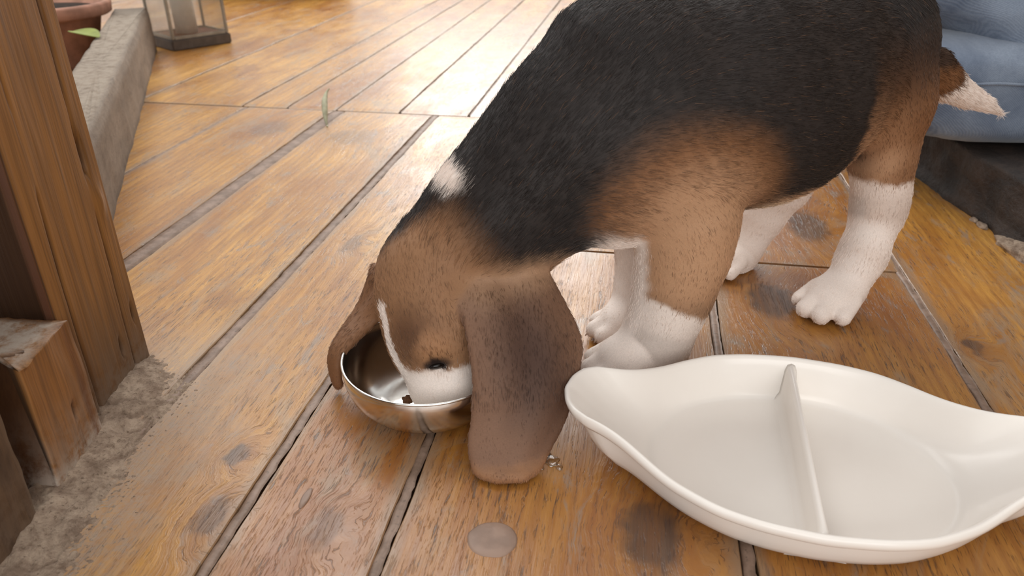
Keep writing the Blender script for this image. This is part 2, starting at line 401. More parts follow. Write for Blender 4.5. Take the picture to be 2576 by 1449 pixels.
# crumbly mortar at the foot of the post
def mortar():
    t = NT('crumbly_mortar'); co = t.coord('Object')
    a = t.noise(co, 55, 8, 0.72, 0.3); b = t.noise(co, 300, 4, 0.6)
    k = t.mix(t.step(a, 0.35, 0.65), lin(128, 108, 92), lin(176, 156, 136)); k = t.mix(t.step(b, 0.56, 0.7, 0, 0.6), k, lin(84, 66, 52))
    t.bsdf(Base_Color=k, Roughness=0.9, Specular_IOR_Level=0.2, Normal=t.bump(t.math('ADD', a, t.math('MULTIPLY', b, 0.5)), 0.9, 0.004))
    return t.m
M_mortar = mortar()
V = []; F = []; NI, NJ = 300, 80
for i in range(NI + 1):
    y = 0.20 + (0.662 - 0.20) * i / NI
    x0 = -0.372
    wid = (0.060 + 0.012 * fbm(y * 9, 0, 3) + 0.004 * fbm(y * 60, 2, 1)) * float(sm(-y, -0.665, -0.57)) + 0.004 + 0.02 * float(sm(-y, -0.45, -0.3))
    for j in range(NJ + 1):
        f = j / NJ; x = x0 + f * (wid + 0.03)
        e = float(sm(1 - f, 0.0, 0.95)) * float(sm(-y, -0.662, -0.60)); hgt = 0.008 * (1 - f) ** 1.6
        z = -0.0022 + e * 0.0030 + hgt * e + e * (0.0030 * fbm(x * 55, y * 55, 1, 5) + 0.0014 * fbm(x * 160, y * 160, 7, 4)) + (1 - e) * 0.0030 * fbm(x * 300, y * 300, 5, 4)
        V.append((x, y, z))
for i in range(NI):
    for j in range(NJ):
        k = i * (NJ + 1) + j; F.append((k, k + 1, k + NJ + 2, k + NJ + 1))
mo = mesh_obj('trim_1', V, F, M_mortar)
tag(mo, 'crumbling grey mortar fillet along the foot of the timber post', kind='structure')

# ------------------------------------------------------------------ dark plinth and denim cushion on the right
def plinth_mat():
    t = NT('dark_rough_plinth'); co = t.coord('Object')
    a = t.noise(t.scale(co, (1, 0.6, 1)), 22, 7, 0.7, 0.6); b = t.noise(co, 140, 5, 0.65)
    k = t.mix(t.step(a, 0.35, 0.7), lin(26, 18, 14), lin(56, 43, 35)); k = t.mix(t.step(b, 0.6, 0.75, 0, 0.35), k, lin(92, 78, 68))
    t.bsdf(Base_Color=k, Roughness=0.65, Normal=t.bump(t.math('ADD', a, b), 0.7, 0.004)); return t.m
pl = timber('trim_2', [(0.660, 0.55), (0.660, 1.75), (1.6, 1.75), (1.6, 0.55)], list(np.linspace(-0.004, 0.082, 14)), plinth_mat(),
            disp=lambda x, y, z, a, b: (0.006 * fbm(x * 18, y * 18, z * 18) + 0.004 * (1 if z < 0.01 else 0), 0, 0, 0))
tag(pl, 'dark rough plinth under the denim seat', kind='structure')
# lumps of pale mortar along its foot
for k, (y, rr) in enumerate([(0.902, 0.016), (0.872, 0.022), (0.84, 0.018), (0.965, 0.008), (0.985, 0.006)]):
    bm = bmesh.new(); bmesh.ops.create_icosphere(bm, subdivisions=3, radius=1)
    for v in bm.verts:
        d = 1 + 0.35 * fbm(v.co.x * 1.5 + k * 3, v.co.y * 1.5, v.co.z * 1.5); v.co = Vector((v.co.x * rr * 0.7, v.co.y * rr * 1.4, v.co.z * rr * 0.55)) * d
    o = bm_obj('mortar_lump', bm, M_mortar, pl); o.location = (0.652, y, 0.002)

def denim_mat():
    t = NT('faded_denim'); co = t.coord('Object')
    a = t.noise(co, 9, 6, 0.65, 0.5); tw = t.vec('MULTIPLY', co, (1, 1, 1))
    w1 = t.n('ShaderNodeTexWave', {'Vector': co, 'Scale': 220.0, 'Distortion': 1.5, 'Detail': 2.0}, wave_type='BANDS', bands_direction='DIAGONAL').outputs[1]
    n2 = t.noise(t.scale(co, (1, 1, 3)), 420, 3, 0.6)
    k = t.mix(t.step(a, 0.3, 0.7), lin(82, 94, 114), lin(128, 140, 156))
    k = t.mix(t.step(n2, 0.35, 0.7, 0, 0.4), k, lin(72, 84, 104)); k = t.mix(t.math('MULTIPLY', w1, 0.18), k, lin(150, 160, 172))
    t.bsdf(Base_Color=k, Roughness=0.9, Specular_IOR_Level=0.15, Sheen_Weight=0.25, Normal=t.bump(t.math('ADD', w1, n2), 0.25, 0.0008)); return t.m
M_denim = denim_mat()
seat = empty('denim_cushion', (0.90, 1.26, 0.083)); tag(seat, 'faded blue denim cushioned seat behind the puppy\'s tail', 'cushion')
def pillow(name, c, r, e, parent, puff=None):
    """superellipsoid block of stuffed cloth, centre c, half sizes r, exponents e"""
    V = []; F = []; NU, NV = 72, 36
    def p(v, k): return math.copysign(abs(v) ** k, v)
    for i in range(NV + 1):
        ph = -math.pi / 2 + math.pi * i / NV
        for j in range(NU):
            th = 2 * math.pi * j / NU
            q = np.array([p(math.cos(ph), e[0]) * p(math.cos(th), e[1]) * r[0], p(math.cos(ph), e[0]) * p(math.sin(th), e[1]) * r[1], p(math.sin(ph), e[0]) * r[2]])
            w = 0.007 * fbm(q[0] * 9 + c[0] * 5, q[1] * 9, q[2] * 9 + 3) + 0.003 * fbm(q[0] * 25, q[1] * 25, q[2] * 25)
            q = q * (1 + w / (np.linalg.norm(q) + 1e-6))
            if puff: q = puff(q)
            V.append(q + np.array(c))
    for i in range(NV):
        for j in range(NU):
            a = i * NU + j; b = i * NU + (j + 1) % NU; F.append((a, b, b + NU, a + NU))
    return mesh_obj(name, V, F, M_denim, parent)
def tube(name, pts, r, mat, parent=None, n=10, closed=False):
    P = [Vector(p) for p in pts]; V = []; F = []; m = len(P)
    R = r if hasattr(r, '__len__') else [r] * m
    up = Vector((0.13, 0.21, 0.97)); 
    for i, p in enumerate(P):
        d = (P[min(i + 1, m - 1)] - P[max(i - 1, 0)]).normalized()
        a = d.cross(up).normalized(); b = d.cross(a).normalized(); 
        for j in range(n):
            t = 2 * math.pi * j / n; V.append(p + (a * math.cos(t) + b * math.sin(t)) * R[i])
    for i in range(m - 1):
        for j in range(n):
            k = i * n + j; l = i * n + (j + 1) % n; F.append((k, l, l + n, k + n))
    F.append(tuple(range(n - 1, -1, -1))); F.append(tuple((m - 1) * n + j for j in range(n)))
    return mesh_obj(name, V, F, mat, parent)
S0 = np.array([0.95, 1.30, 0.083])
pillow('seat_pad', (0.0, 0.0, 0.076), (0.37, 0.235, 0.076), (0.42, 0.4), seat)
def curve_pts(keys, n=40):
    keys = [np.array(k, float) for k in keys]; out = []
    for i in range(n + 1):
        f = i / n * (len(keys) - 1); k = min(int(f), len(keys) - 2); t = f - k
        p0 = keys[max(k - 1, 0)]; p1 = keys[k]; p2 = keys[k + 1]; p3 = keys[min(k + 2, len(keys) - 1)]
        out.append(0.5 * ((2 * p1) + (-p0 + p2) * t + (2 * p0 - 5 * p1 + 4 * p2 - p3) * t * t + (-p0 + 3 * p1 - 3 * p2 + p3) * t ** 3))
    return out

def roll(name, keys, r, parent, seed=0, squash=0.85):
    P = curve_pts(keys, 60); V = []; F = []; n = 40
    for i, p in enumerate(P):
        d = unit_(P[min(i + 1, 60)] - P[max(i - 1, 0)]); a = unit_(np.cross(d, (0, -0.35, 0.94))); b = np.cross(a, d)
        e = min(1.0, math.sqrt(max(0.0, min(i, 60 - i) / 7.0)))
        for j in range(n):
            t = 2 * math.pi * j / n; q = p + (a * math.cos(t) + b * math.sin(t) * squash) * r * e
            w = 0.010 * fbm(q[0] * 7 + seed, q[1] * 7, q[2] * 9) + 0.003 * fbm(q[0] * 22, q[1] * 22 + seed, q[2] * 22)
            V.append(q + (q - p) / r * w)
    for i in range(60):
        for j in range(n):
            k = i * n + j; l = i * n + (j + 1) % n; F.append((k, l, l + n, k + n))
    return mesh_obj(name, [v - np.array(seat.location) for v in V], F, M_denim, parent)
def unit_(v): return np.array(v, float) / np.linalg.norm(v)
roll('bolster', [at(2180, -95, 1.25), at(2270, -92, 1.22), at(2360, -82, 1.20), at(2460, -42, 1.17), at(2580, 45, 1.14), at(2690, 190, 1.10), at(2760, 330, 1.07)], 0.078, seat)
roll('backrest_roll', [at(2330, -260, 1.40), at(2480, -150, 1.33), at(2640, -60, 1.26), at(2800, 60, 1.2), at(2900, 200, 1.15)], 0.07, seat, 5)
roll('rolled_corner', [at(2528, 172, 1.075), at(2550, 160, 1.07), at(2590, 148, 1.07), at(2640, 150, 1.07)], 0.016, seat, 9, 0.9)
tube('piping', [q - np.array(seat.location) for q in curve_pts([at(2440, 135, 1.075), at(2480, 180, 1.062), at(2520, 222, 1.046), at(2576, 262, 1.034), at(2640, 300, 1.025)], 30)], 0.0032, M_denim, seat, 8)
tube('stitched_seam', [q - np.array(seat.location) for q in curve_pts([at(2380, 214, 1.034), at(2446, 213, 1.028), at(2510, 211, 1.026), at(2576, 214, 1.025), at(2680, 222, 1.025)], 30)], 0.0020, M_denim, seat, 8)

# unseen wall added behind the seat to block light from the right
t = NT('brown_limewashed_wall'); co = t.coord('Object'); n1 = t.noise(co, 4, 6, 0.6); n2 = t.noise(co, 60, 5, 0.6)
t.bsdf(Base_Color=t.mix(t.step(n1, 0.3, 0.7), lin(120, 98, 78), lin(150, 126, 104)), Roughness=0.85, Normal=t.bump(n2, 0.4, 0.003))
bmw = bmesh.new(); bmesh.ops.create_cube(bmw, size=1)
for v in bmw.verts: v.co = Vector((1.68 + v.co.x * 0.16, 0.6 + v.co.y * 4.4, 1.29 + v.co.z * 2.62))
wr = bm_obj('light_block_wall', bmw, t.m, smooth=False); tag(wr, 'unseen brown limewashed wall added behind the denim seat to block light', kind='structure')

# ------------------------------------------------------------------ lantern, pots and leaves at the back left
M_gun = plain('dull_lantern_metal', lin(98, 88, 80), 0.6, 0.2, 0.5, 60)
M_zinc = plain('pale_lantern_metal', lin(164, 156, 142), 0.5, 0.2)
def glass_mat():
    t = NT('dusty_glass'); co = t.coord('Object')
    g = t.n('ShaderNodeBsdfPrincipled', {'Base Color': (0.97, 0.98, 0.97, 1), 'Roughness': 0.04, 'Transmission Weight': 1.0, 'IOR': 1.45})
    d = t.n('ShaderNodeBsdfDiffuse', {'Color': lin(205, 200, 192)})
    f = t.step(t.noise(co, 9, 4, 0.6), 0.3, 0.75, 0.03, 0.22)
    m = t.n('ShaderNodeMixShader', {0: f, 1: g.outputs[0], 2: d.outputs[0]}); t.t.links.new(m.outputs[0], t.out.inputs[0]); return t.m
M_glass = glass_mat()
M_wax = plain('candle_wax', lin(226, 218, 206), 0.5, 0, 0.4, 30, 0.04)
M_rust = plain('rusty_tray', lin(140, 82, 58), 0.8, 0, 0.3, 70, 0.2)
LW, LD, LH = 0.182, 0.150, 0.30
lan = empty('lantern', (-0.962, 2.212, 0.0), math.atan2(0.134, 0.122))
def box(name, c, s, mat, parent, bev=0.002):
    bm = bmesh.new(); bmesh.ops.create_cube(bm, size=1)
    for v in bm.verts: v.co = Vector((v.co.x * s[0] + c[0], v.co.y * s[1] + c[1], v.co.z * s[2] + c[2]))
    if bev: bmesh.ops.bevel(bm, geom=list(bm.edges), offset=bev, segments=2, affect='EDGES')
    return bm_obj(name, bm, mat, parent, smooth=False)
base = box('base', (LW / 2, LD / 2, 0.0145), (LW, LD, 0.029), M_gun, lan, 0.003)
tray = box('tray', (LW / 2, LD / 2, 0.031), (LW - 0.026, LD - 0.026, 0.005), M_rust, base, 0.002)
for x in (0.008, LW - 0.008):
    for y in (0.008, LD - 0.008): box('corner_post', (x, y, 0.03 + LH / 2), (0.0085, 0.0085, LH), M_zinc, lan, 0.0015)
for y in (0.008, LD - 0.008):
    box('rail', (LW / 2, y, 0.033), (LW - 0.026, 0.007, 0.009), M_zinc, lan, 0.0015)
    box('glass_pane', (LW / 2, y, 0.03 + LH / 2), (LW - 0.024, 0.002, LH - 0.012), M_glass, lan, 0)
for x in (0.008, LW - 0.008):
    box('rail', (x, LD / 2, 0.033), (0.007, LD - 0.026, 0.009), M_zinc, lan, 0.0015)
    box('glass_pane', (x, LD / 2, 0.03 + LH / 2), (0.002, LD - 0.024, LH - 0.012), M_glass, lan, 0)
roof_bm = bmesh.new()
vb = [roof_bm.verts.new(v) for v in [(-0.01, -0.01, 0.33), (LW + 0.01, -0.01, 0.33), (LW + 0.01, LD + 0.01, 0.33), (-0.01, LD + 0.01, 0.33), (0.06, 0.05, 0.40), (LW - 0.06, 0.05, 0.40), (LW - 0.06, LD - 0.05, 0.40), (0.06, LD - 0.05, 0.40)]]
for f in [(3, 2, 1, 0), (4, 5, 6, 7), (0, 1, 5, 4), (1, 2, 6, 5), (2, 3, 7, 6), (3, 0, 4, 7)]: roof_bm.faces.new([vb[i] for i in f])
bm_obj('roof', roof_bm, M_gun, lan, smooth=False)
tag(lan, 'square glass lantern on dark metal base standing beside the kerb', 'lantern')

def lathe(name, prof, mat, parent=None, n=64, loc=None, wob=0.0):
    V = []; F = []; m = len(prof)
    for k, (r, z) in enumerate(prof):
        for j in range(n):
            a = 2 * math.pi * j / n; w = 1 + wob * fbm(math.cos(a), math.sin(a), z * 8)
            V.append((r * w * math.cos(a), r * w * math.sin(a), z))
    for k in range(m - 1):
        for j in range(n):
            a = k * n + j; b = k * n + (j + 1) % n; F.append((a, b, b + n, a + n))
    F.append(tuple(range(n - 1, -1, -1))); F.append(tuple((m - 1) * n + j for j in range(n)))
    o = mesh_obj(name, V, F, mat, parent)
    if loc is not None: o.location = loc
    return o
candle = lathe('candle', [(0.026, 0.0), (0.031, 0.001), (0.0315, 0.10), (0.030, 0.112), (0.024, 0.111), (0.012, 0.106), (0.0, 0.105)], M_wax, loc=None, n=32, wob=0.03)
cp = lan.location + Matrix.Rotation(lan.rotation_euler.z, 3, 'Z') @ Vector((0.085, 0.075, 0.0338)); candle.location = cp
tube('wick', [(0, 0, 0.103), (0.001, 0, 0.110), (0.003, 0.001, 0.116)], 0.0011, M_gun, candle, 6)
tag(candle, 'thick cream candle standing inside the glass lantern', 'candle')

M_terra = plain('terracotta', lin(172, 128, 108), 0.8, 0, 0.3, 30, 0.15, 0.2)
M_soil = plain('potting_soil', lin(52, 38, 28), 0.95, 0, 0.2, 90, 0.3, 0.8)
M_leaf = plain('green_leaf', lin(128, 138, 36), 0.45, 0, 0.5, 30, 0.12)
pot = empty('plant_pot', (-1.205, 2.04, 0.0))
lathe('pot_body', [(0.10, 0.0), (0.105, 0.002), (0.135, 0.118), (0.155, 0.123), (0.163, 0.128), (0.166, 0.150), (0.162, 0.155), (0.150, 0.155), (0.145, 0.150), (0.138, 0.132), (0.0, 0.132)], M_terra, pot)
lathe('soil', [(0.1385, 0.128), (0.1395, 0.136), (0.10, 0.140), (0.04, 0.143), (0.0, 0.144)], M_soil, pot, wob=0.02)
def leaf(name, p0, d, length, width, droop, mat, parent=None, side=None, cup=0.25, th=0.0006):
    d = Vector(d).normalized(); side = Vector(side) if side else d.cross(Vector((0, 0, 1))).normalized(); nn = side.cross(d).normalized()
    V = []; F = []; N, M = 16, 6
    for sgn in (1, -1):
        for i in range(N + 1):
            f = i / N; w = width * (math.sin(math.pi * min(1, f ** 0.8)) ** 0.8 + 0.02)
            c = Vector(p0) + d * (length * f) - Vector((0, 0, 1)) * droop * f * f
            for j in range(M + 1):
                g = j / M * 2 - 1; V.append(c + side * (w * g) + nn * (cup * w * g * g + sgn * th))
    K = (N + 1) * (M + 1)
    for s in (0, 1):
        for i in range(N):
            for j in range(M):
                a = s * K + i * (M + 1) + j; F.append((a, a + 1, a + M + 2, a + M + 1) if s == 0 else (a + M + 1, a + M + 2, a + 1, a))
    for i in range(N):
        for j in (0, M):
            a = i * (M + 1) + j; F.append((a, a + M + 1, a + K + M + 1, a + K))
    return mesh_obj(name, V, F, mat, parent)
tag(pot, 'terracotta plant pot on the far side of the grey kerb', 'pot')

fl = leaf('fallen_leaf', (0, 0, 0), (0.84, -0.54, -0.02), 0.10, 0.026, 0.002, M_leaf)
fl.location = (-0.985, 1.765, 0.129)
tag(fl, 'bright green leaf lying on the kerb behind the post', 'leaf')

M_dry = plain('dry_sage_leaf', lin(176, 174, 146), 0.7, 0, 0.3, 60, 0.15)
twig = empty('dry_leaf_curl', (-0.364, 1.461, 0.002))
cp_ = [(0, 0, 0), (-0.004, 0.012, 0.010), (-0.008, 0.03, 0.024), (-0.012, 0.055, 0.036), (-0.012, 0.075, 0.045), (-0.007, 0.082, 0.052)]
tube('curled_blade', curve_pts(cp_, 24), [0.0014 + 0.0046 * math.sin(math.pi * min(1, (i / 24) * 1.05 + 0.02)) ** 1.3 for i in range(25)], M_dry, twig, 10)
tube('stalk', [(0, 0, 0), (0.0015, -0.004, -0.0002), (0.003, -0.009, 0.0)], 0.0012, M_dry, twig, 6)
tag(twig, 'small curled grey-green dry leaf on the boards', 'leaf')
chip = bmesh.new(); bmesh.ops.create_icosphere(chip, subdivisions=2, radius=1)
for v in chip.verts: v.co = Vector((v.co.x * 0.013, v.co.y * 0.008, v.co.z * 0.003)) * (1 + 0.4 * fbm(v.co.x * 2, v.co.y * 2, v.co.z * 2))
co_ = bm_obj('wood_chip', chip, plain('dark_chip', lin(112, 76, 58), 0.8)); co_.location = (0.045, 2.084, 0.003)
tag(co_, 'tiny dark wood chip on the pale far boards', 'chip')
trough = empty('planter_trough', (-1.02, 3.46, 0.0))
box('trough_body', (0, 0, 0.09), (0.62, 0.20, 0.18), plain('dark_red_trough', lin(96, 44, 34), 0.7), trough, 0.012)
box('trough_rim', (0, 0, 0.187), (0.65, 0.23, 0.022), M_terra, trough, 0.006)
tag(trough, 'dark red planter trough at the far edge of the floor', 'planter')

# ------------------------------------------------------------------ steel bowl with kibble
def steel():
    t = NT('polished_steel'); co = t.coord('Object')
    n = t.noise(co, 30, 4, 0.6); b = t.noise(t.scale(co, (1, 1, 30)), 30, 3)
    t.bsdf(Base_Color=t.mix(n, (0.72, 0.70, 0.66, 1), (0.82, 0.80, 0.76, 1)), Metallic=1.0, Roughness=t.step(n, 0.3, 0.7, 0.13, 0.22), Normal=t.bump(b, 0.04, 0.001)); return t.m
M_steel = steel()
BC = (-0.0755, 0.565)
bowl = empty('steel_bowl', (BC[0], BC[1], 0.0))
outer = [(0.0, 0.0012), (0.036, 0.0010), (0.044, 0.0016), (0.054, 0.0058), (0.063, 0.0128), (0.0700, 0.0225), (0.0740, 0.0335), (0.0752, 0.0430), (0.0748, 0.0505)]
inner = [(0.0742, 0.0513), (0.0735, 0.0505), (0.0738, 0.0430), (0.0726, 0.0338), (0.0688, 0.0232), (0.0620, 0.0139), (0.0530, 0.0070), (0.0430, 0.0031), (0.036, 0.0026), (0.0, 0.0027)]
lathe('bowl_body', outer[::1] + inner, M_steel, bowl, 128)
V = []; F = []
def torus(name, R, r, z, mat, parent, n=128, m=10):
    V = []; F = []
    for i in range(n):
        a = 2 * math.pi * i / n
        for j in range(m):
            b = 2 * math.pi * j / m; V.append(((R + r * math.cos(b)) * math.cos(a), (R + r * math.cos(b)) * math.sin(a), z + r * math.sin(b)))
    for i in range(n):
        for j in range(m):
            a = i * m + j; b = i * m + (j + 1) % m; c = ((i + 1) % n) * m; F.append((a, b, c + (j + 1) % m, c + j))
    return mesh_obj(name, V, F, mat, parent)
torus('rolled_rim', 0.0747, 0.00125, 0.0508, M_steel, bowl)
tag(bowl, 'shiny stainless steel bowl under the puppy\'s muzzle', 'bowl')
M_kib = plain('brown_kibble', lin(128, 90, 62), 0.8, 0, 0.3, 200, 0.2, 0.5)
def kibble(x, y, z, s, name='kibble'):
    bm = bmesh.new(); bmesh.ops.create_icosphere(bm, subdivisions=3, radius=1)
    for v in bm.verts: v.co = Vector((v.co.x * s, v.co.y * s * 0.9, v.co.z * s * 0.7)) * (1 + 0.25 * fbm(v.co.x * 2 + x * 90, v.co.y * 2, v.co.z * 2))
    o = bm_obj(name, bm, M_kib); o.location = (x, y, z); return o
tag(kibble(-0.0945, 0.556, 0.0078, 0.0052), 'single brown kibble lying in the steel bowl', 'kibble')

# spilt water drops
t = NT('water'); t.bsdf(Base_Color=(1, 1, 1, 1), Roughness=0.02, Transmission_Weight=1.0, IOR=1.33); M_water = t.m
for k, (x, y, r, lab) in enumerate([(0.0335, 0.482, 0.0055, 'largest spilt water drop on the boards beside the long ear'), (0.030, 0.4905, 0.0026, 'small water drop just behind the largest spilt drop'),
                                    (0.0385, 0.475, 0.0030, 'small water drop right of the largest spilt drop'), (0.024, 0.474, 0.0022, 'small water drop left of the largest spilt drop')]):
    bm = bmesh.new(); bmesh.ops.create_uvsphere(bm, u_segments=24, v_segments=12, radius=1)
    for v in bm.verts:
        w = 1 + 0.35 * fbm(v.co.x * 1.4 + k * 7, v.co.y * 1.4, 2); v.co = Vector((v.co.x * r * w, v.co.y * r * 1.2 * w, max(v.co.z, 0.0) * r * 0.28))
    o = bm_obj('water_drop', bm, M_water); o.location = (x, y, 0.0003); tag(o, lab, 'water drop', 'spilt water drops')

# ------------------------------------------------------------------ white divided dish
def ceramic():
    t = NT('white_glazed_ceramic'); co = t.coord('Object'); n = t.noise(co, 18, 3)
    t.bsdf(Base_Color=t.mix(n, lin(234, 227, 219), lin(241, 235, 228)), Roughness=0.22, Specular_IOR_Level=0.42,
           Normal=t.bump(t.noise(co, 30, 2), 0.03, 0.002)); return t.m
M_cer = ceramic()
dish = empty('divided_dish', (0.2292, 0.4640, 0.0), math.radians(-12))
wx = [0.0, 0.04, 0.07, 0.10, 0.12, 0.14, 0.155, 0.17, 0.18, 0.187, 0.190]
ww = [0.110, 0.106, 0.098, 0.080, 0.063, 0.047, 0.0395, 0.035, 0.0285, 0.0165, 0.0]
def rim_outline(n=200):
    # dense trace, resampled by polar angle
    xs = np.concatenate([np.linspace(0, 0.17, 120), 0.17 + 0.02 * np.sin(np.linspace(0, math.pi / 2, 80))[1:]])
    k = np.array(ww); from_x = np.interp(xs, wx, k)
    for _ in range(60):
        from_x[1:-1] = 0.25 * from_x[:-2] + 0.5 * from_x[1:-1] + 0.25 * from_x[2:]; from_x[0] = from_x[1]; from_x[-1] = 0
    q = np.stack([xs, from_x], 1); ang = np.arctan2(q[:, 1] / 0.110 , q[:, 0] / 0.19)
    o = np.argsort(ang); th = np.linspace(0, math.pi / 2, n // 4 + 1)
    X = np.interp(th, ang[o], q[o, 0]); Y = np.interp(th, ang[o], q[o, 1])
    full = [(X[i], Y[i]) for i in range(n // 4)] + [(-X[n // 4 - i], Y[n // 4 - i]) for i in range(n // 4)] + [(-X[i], -Y[i]) for i in range(n // 4)] + [(X[n // 4 - i], -Y[n // 4 - i]) for i in range(n // 4)]
    return np.array(full), np.concatenate([th[:-1], math.pi - th[::-1][:-1], math.pi + th[:-1], 2 * math.pi - th[::-1][:-1]])
RO, TH = rim_outline(240)
BE = np.stack([0.118 * np.cos(TH), 0.081 * np.sin(TH)], 1)
RZ = 0.045 + 0.016 * sm(np.abs(RO[:, 0]), 0.10, 0.185)
def ring(f, off, zf, dz=0.0):           # f: 0 = base ellipse, 1 = rim; off: inward offset; zf: share of the rim height
    p = BE + (RO - BE) * f
    nrm = p / (np.linalg.norm(p, axis=1)[:, None] + 1e-9)
    p = p - nrm * off
    return np.column_stack([p, RZ * zf + dz])
IE = np.stack([0.122 * np.cos(TH), 0.0925 * np.sin(TH)], 1)
def iring(f, off, zf):
    p = IE + (RO - IE) * f; p = p - p / (np.linalg.norm(p, axis=1)[:, None] + 1e-9) * off
    return np.column_stack([p, 0.0095 * (1 - zf) * 0 + RZ * zf])
rings = [np.column_stack([BE * 0.02, np.full(len(TH), 0.0010)]), np.column_stack([BE * 0.9, np.full(len(TH), 0.0008)]), np.column_stack([BE * 0.97, np.full(len(TH), 0.0012)])]
rings += [ring(0.10, 0, 0.05), ring(0.34, 0, 0.12), ring(0.54, 0, 0.23), ring(0.68, 0, 0.38), ring(0.78, 0, 0.56), ring(0.855, 0.0, 0.73), ring(0.875, 0.0002, 0.765), ring(0.885, 0.0002, 0.785),
          ring(0.91, -0.0016, 0.80), ring(0.95, -0.0026, 0.86), ring(0.985, -0.0018, 0.94), ring(1.0, 0.0, 0.985), ring(1.0, 0.0015, 1.0), ring(0.995, 0.0032, 0.985), iring(0.93, 0.0040, 0.93), iring(0.82, 0.0040, 0.82),
          iring(0.66, 0.0036, 0.66), iring(0.47, 0.003, 0.50), iring(0.28, 0.002, 0.37), iring(0.13, 0.001, 0.275), iring(0.03, 0.001, 0.222)]
rings += [np.column_stack([IE * f, np.full(len(TH), z)]) for f, z in ((0.965, 0.0090), (0.92, 0.0085), (0.7, 0.0083), (0.4, 0.0083), (0.02, 0.0083))]
V = np.concatenate(rings); N = len(TH); F = []
for k in range(len(rings) - 1):
    for j in range(N): F.append((k * N + j, k * N + (j + 1) % N, (k + 1) * N + (j + 1) % N, (k + 1) * N + j))
F.append(tuple(range(N - 1, -1, -1))); F.append(tuple((len(rings) - 1) * N + j for j in range(N)))
mesh_obj('dish_body', V, F, M_cer, dish)
V = []; F = []; prof = [(-0.011, 0.0078), (-0.0064, 0.0100), (-0.0042, 0.015), (-0.0028, 0.035), (-0.0019, 0.0393), (0, 0.0408), (0.0019, 0.0393), (0.0028, 0.035), (0.0042, 0.015), (0.0064, 0.0100), (0.011, 0.0078)]
ny = 40; prev = None
for i in range(ny + 1):
    f = i / ny * 2 - 1
    for (x, z) in prof:
        lim = 0.0905 + (0.1062 - 0.0905) * (z / 0.045)
        V.append((x * (1 + 0.9 * abs(f) ** 14), f * lim, z))
m = len(prof)
for i in range(ny):
    for j in range(m - 1): a = i * m + j; F.append((a, a + m, a + m + 1, a + 1))
F.append(tuple(range(m))); F.append(tuple(ny * m + j for j in range(m - 1, -1, -1)))
mesh_obj('divider', V, F, M_cer, dish)
tag(dish, 'white glazed oval serving dish with a divider and two lug handles', 'dish')

# ------------------------------------------------------------------ the puppy
def unit(v): v = np.array(v, float); return v / np.linalg.norm(v)
DA = np.array([math.cos(math.radians(26)), math.sin(math.radians(26)), 0.0])     # body axis, towards the tail
DN = np.array([DA[1], -DA[0], 0.0])                                              # towards the puppy's left side
DO = np.array([0.107, 0.641, 0.0]); UP = np.array([0, 0, 1.0])
def D(s, w, z): return DO + s * DA + w * DN + z * UP

VOX = 0.0028
LO = np.array([-0.20, 0.40, -0.012]); HI = np.array([0.56, 0.94, 0.385])
DIM = np.ceil((HI - LO) / VOX).astype(int) + 1
AX = [LO[i] + VOX * np.arange(DIM[i]) for i in range(3)]
def field(): return np.full(DIM, 0.2, np.float32)
def smin(a, b, k):
    h = np.maximum(k - np.abs(a - b), 0) / k
    return np.minimum(a, b) - h * h * k * 0.25
def sub(lo, hi, m=0.045):
    i0 = np.clip(((lo - m - LO) / VOX).astype(int), 0, DIM - 2); i1 = np.clip(((hi + m - LO) / VOX).astype(int) + 2, 1, DIM)
    sl = tuple(slice(a, b) for a, b in zip(i0, i1))
    g = np.meshgrid(*[AX[i][sl[i]].astype(np.float32) for i in range(3)], indexing='ij')
    return sl, np.stack(g, -1)
PR = []                                   # (kind, data, flow) kept for colouring and the lie of the coat
def d_cap(P, a, ra, b, rb):
    ab = b - a; L2 = (ab ** 2).sum() + 1e-12
    t = np.clip(((P - a) @ ab) / L2, 0, 1)
    return np.linalg.norm(P - a - t[..., None] * ab, axis=-1) - (ra + (rb - ra) * t)
def d_ell(P, c, R, r):
    q = (P - c) @ R.T; k0 = np.linalg.norm(q / r, axis=-1); k1 = np.linalg.norm(q / (r * r), axis=-1) + 1e-9
    return k0 * (k0 - 1) / k1
def cap(Fd, a, ra, b, rb, k, flow=None, part=''):
    a = np.array(a, float); b = np.array(b, float); r = max(ra, rb)
    sl, P = sub(np.minimum(a, b) - r, np.maximum(a, b) + r)
    Fd[sl] = smin(Fd[sl], d_cap(P, a, ra, b, rb).astype(np.float32), k)
    PR.append(('c', (a, ra, b, rb), unit(b - a) if flow is None else unit(flow), part))
def ell(Fd, c, r, k, axes=None, flow=None, part=''):
    c = np.array(c, float); r = np.array(r, float); R = np.array(axes if axes is not None else [DA, DN, UP], float)
    m = r.max(); sl, P = sub(c - m, c + m)
    Fd[sl] = smin(Fd[sl], d_ell(P, c, R, r).astype(np.float32), k)
    PR.append(('e', (c, R, r), unit(DA if flow is None else flow), part))
def chain(Fd, pts, k, part, flow=None):
    for (a, ra), (b, rb) in zip(pts[:-1], pts[1:]): cap(Fd, a, ra, b, rb, k, flow, part)

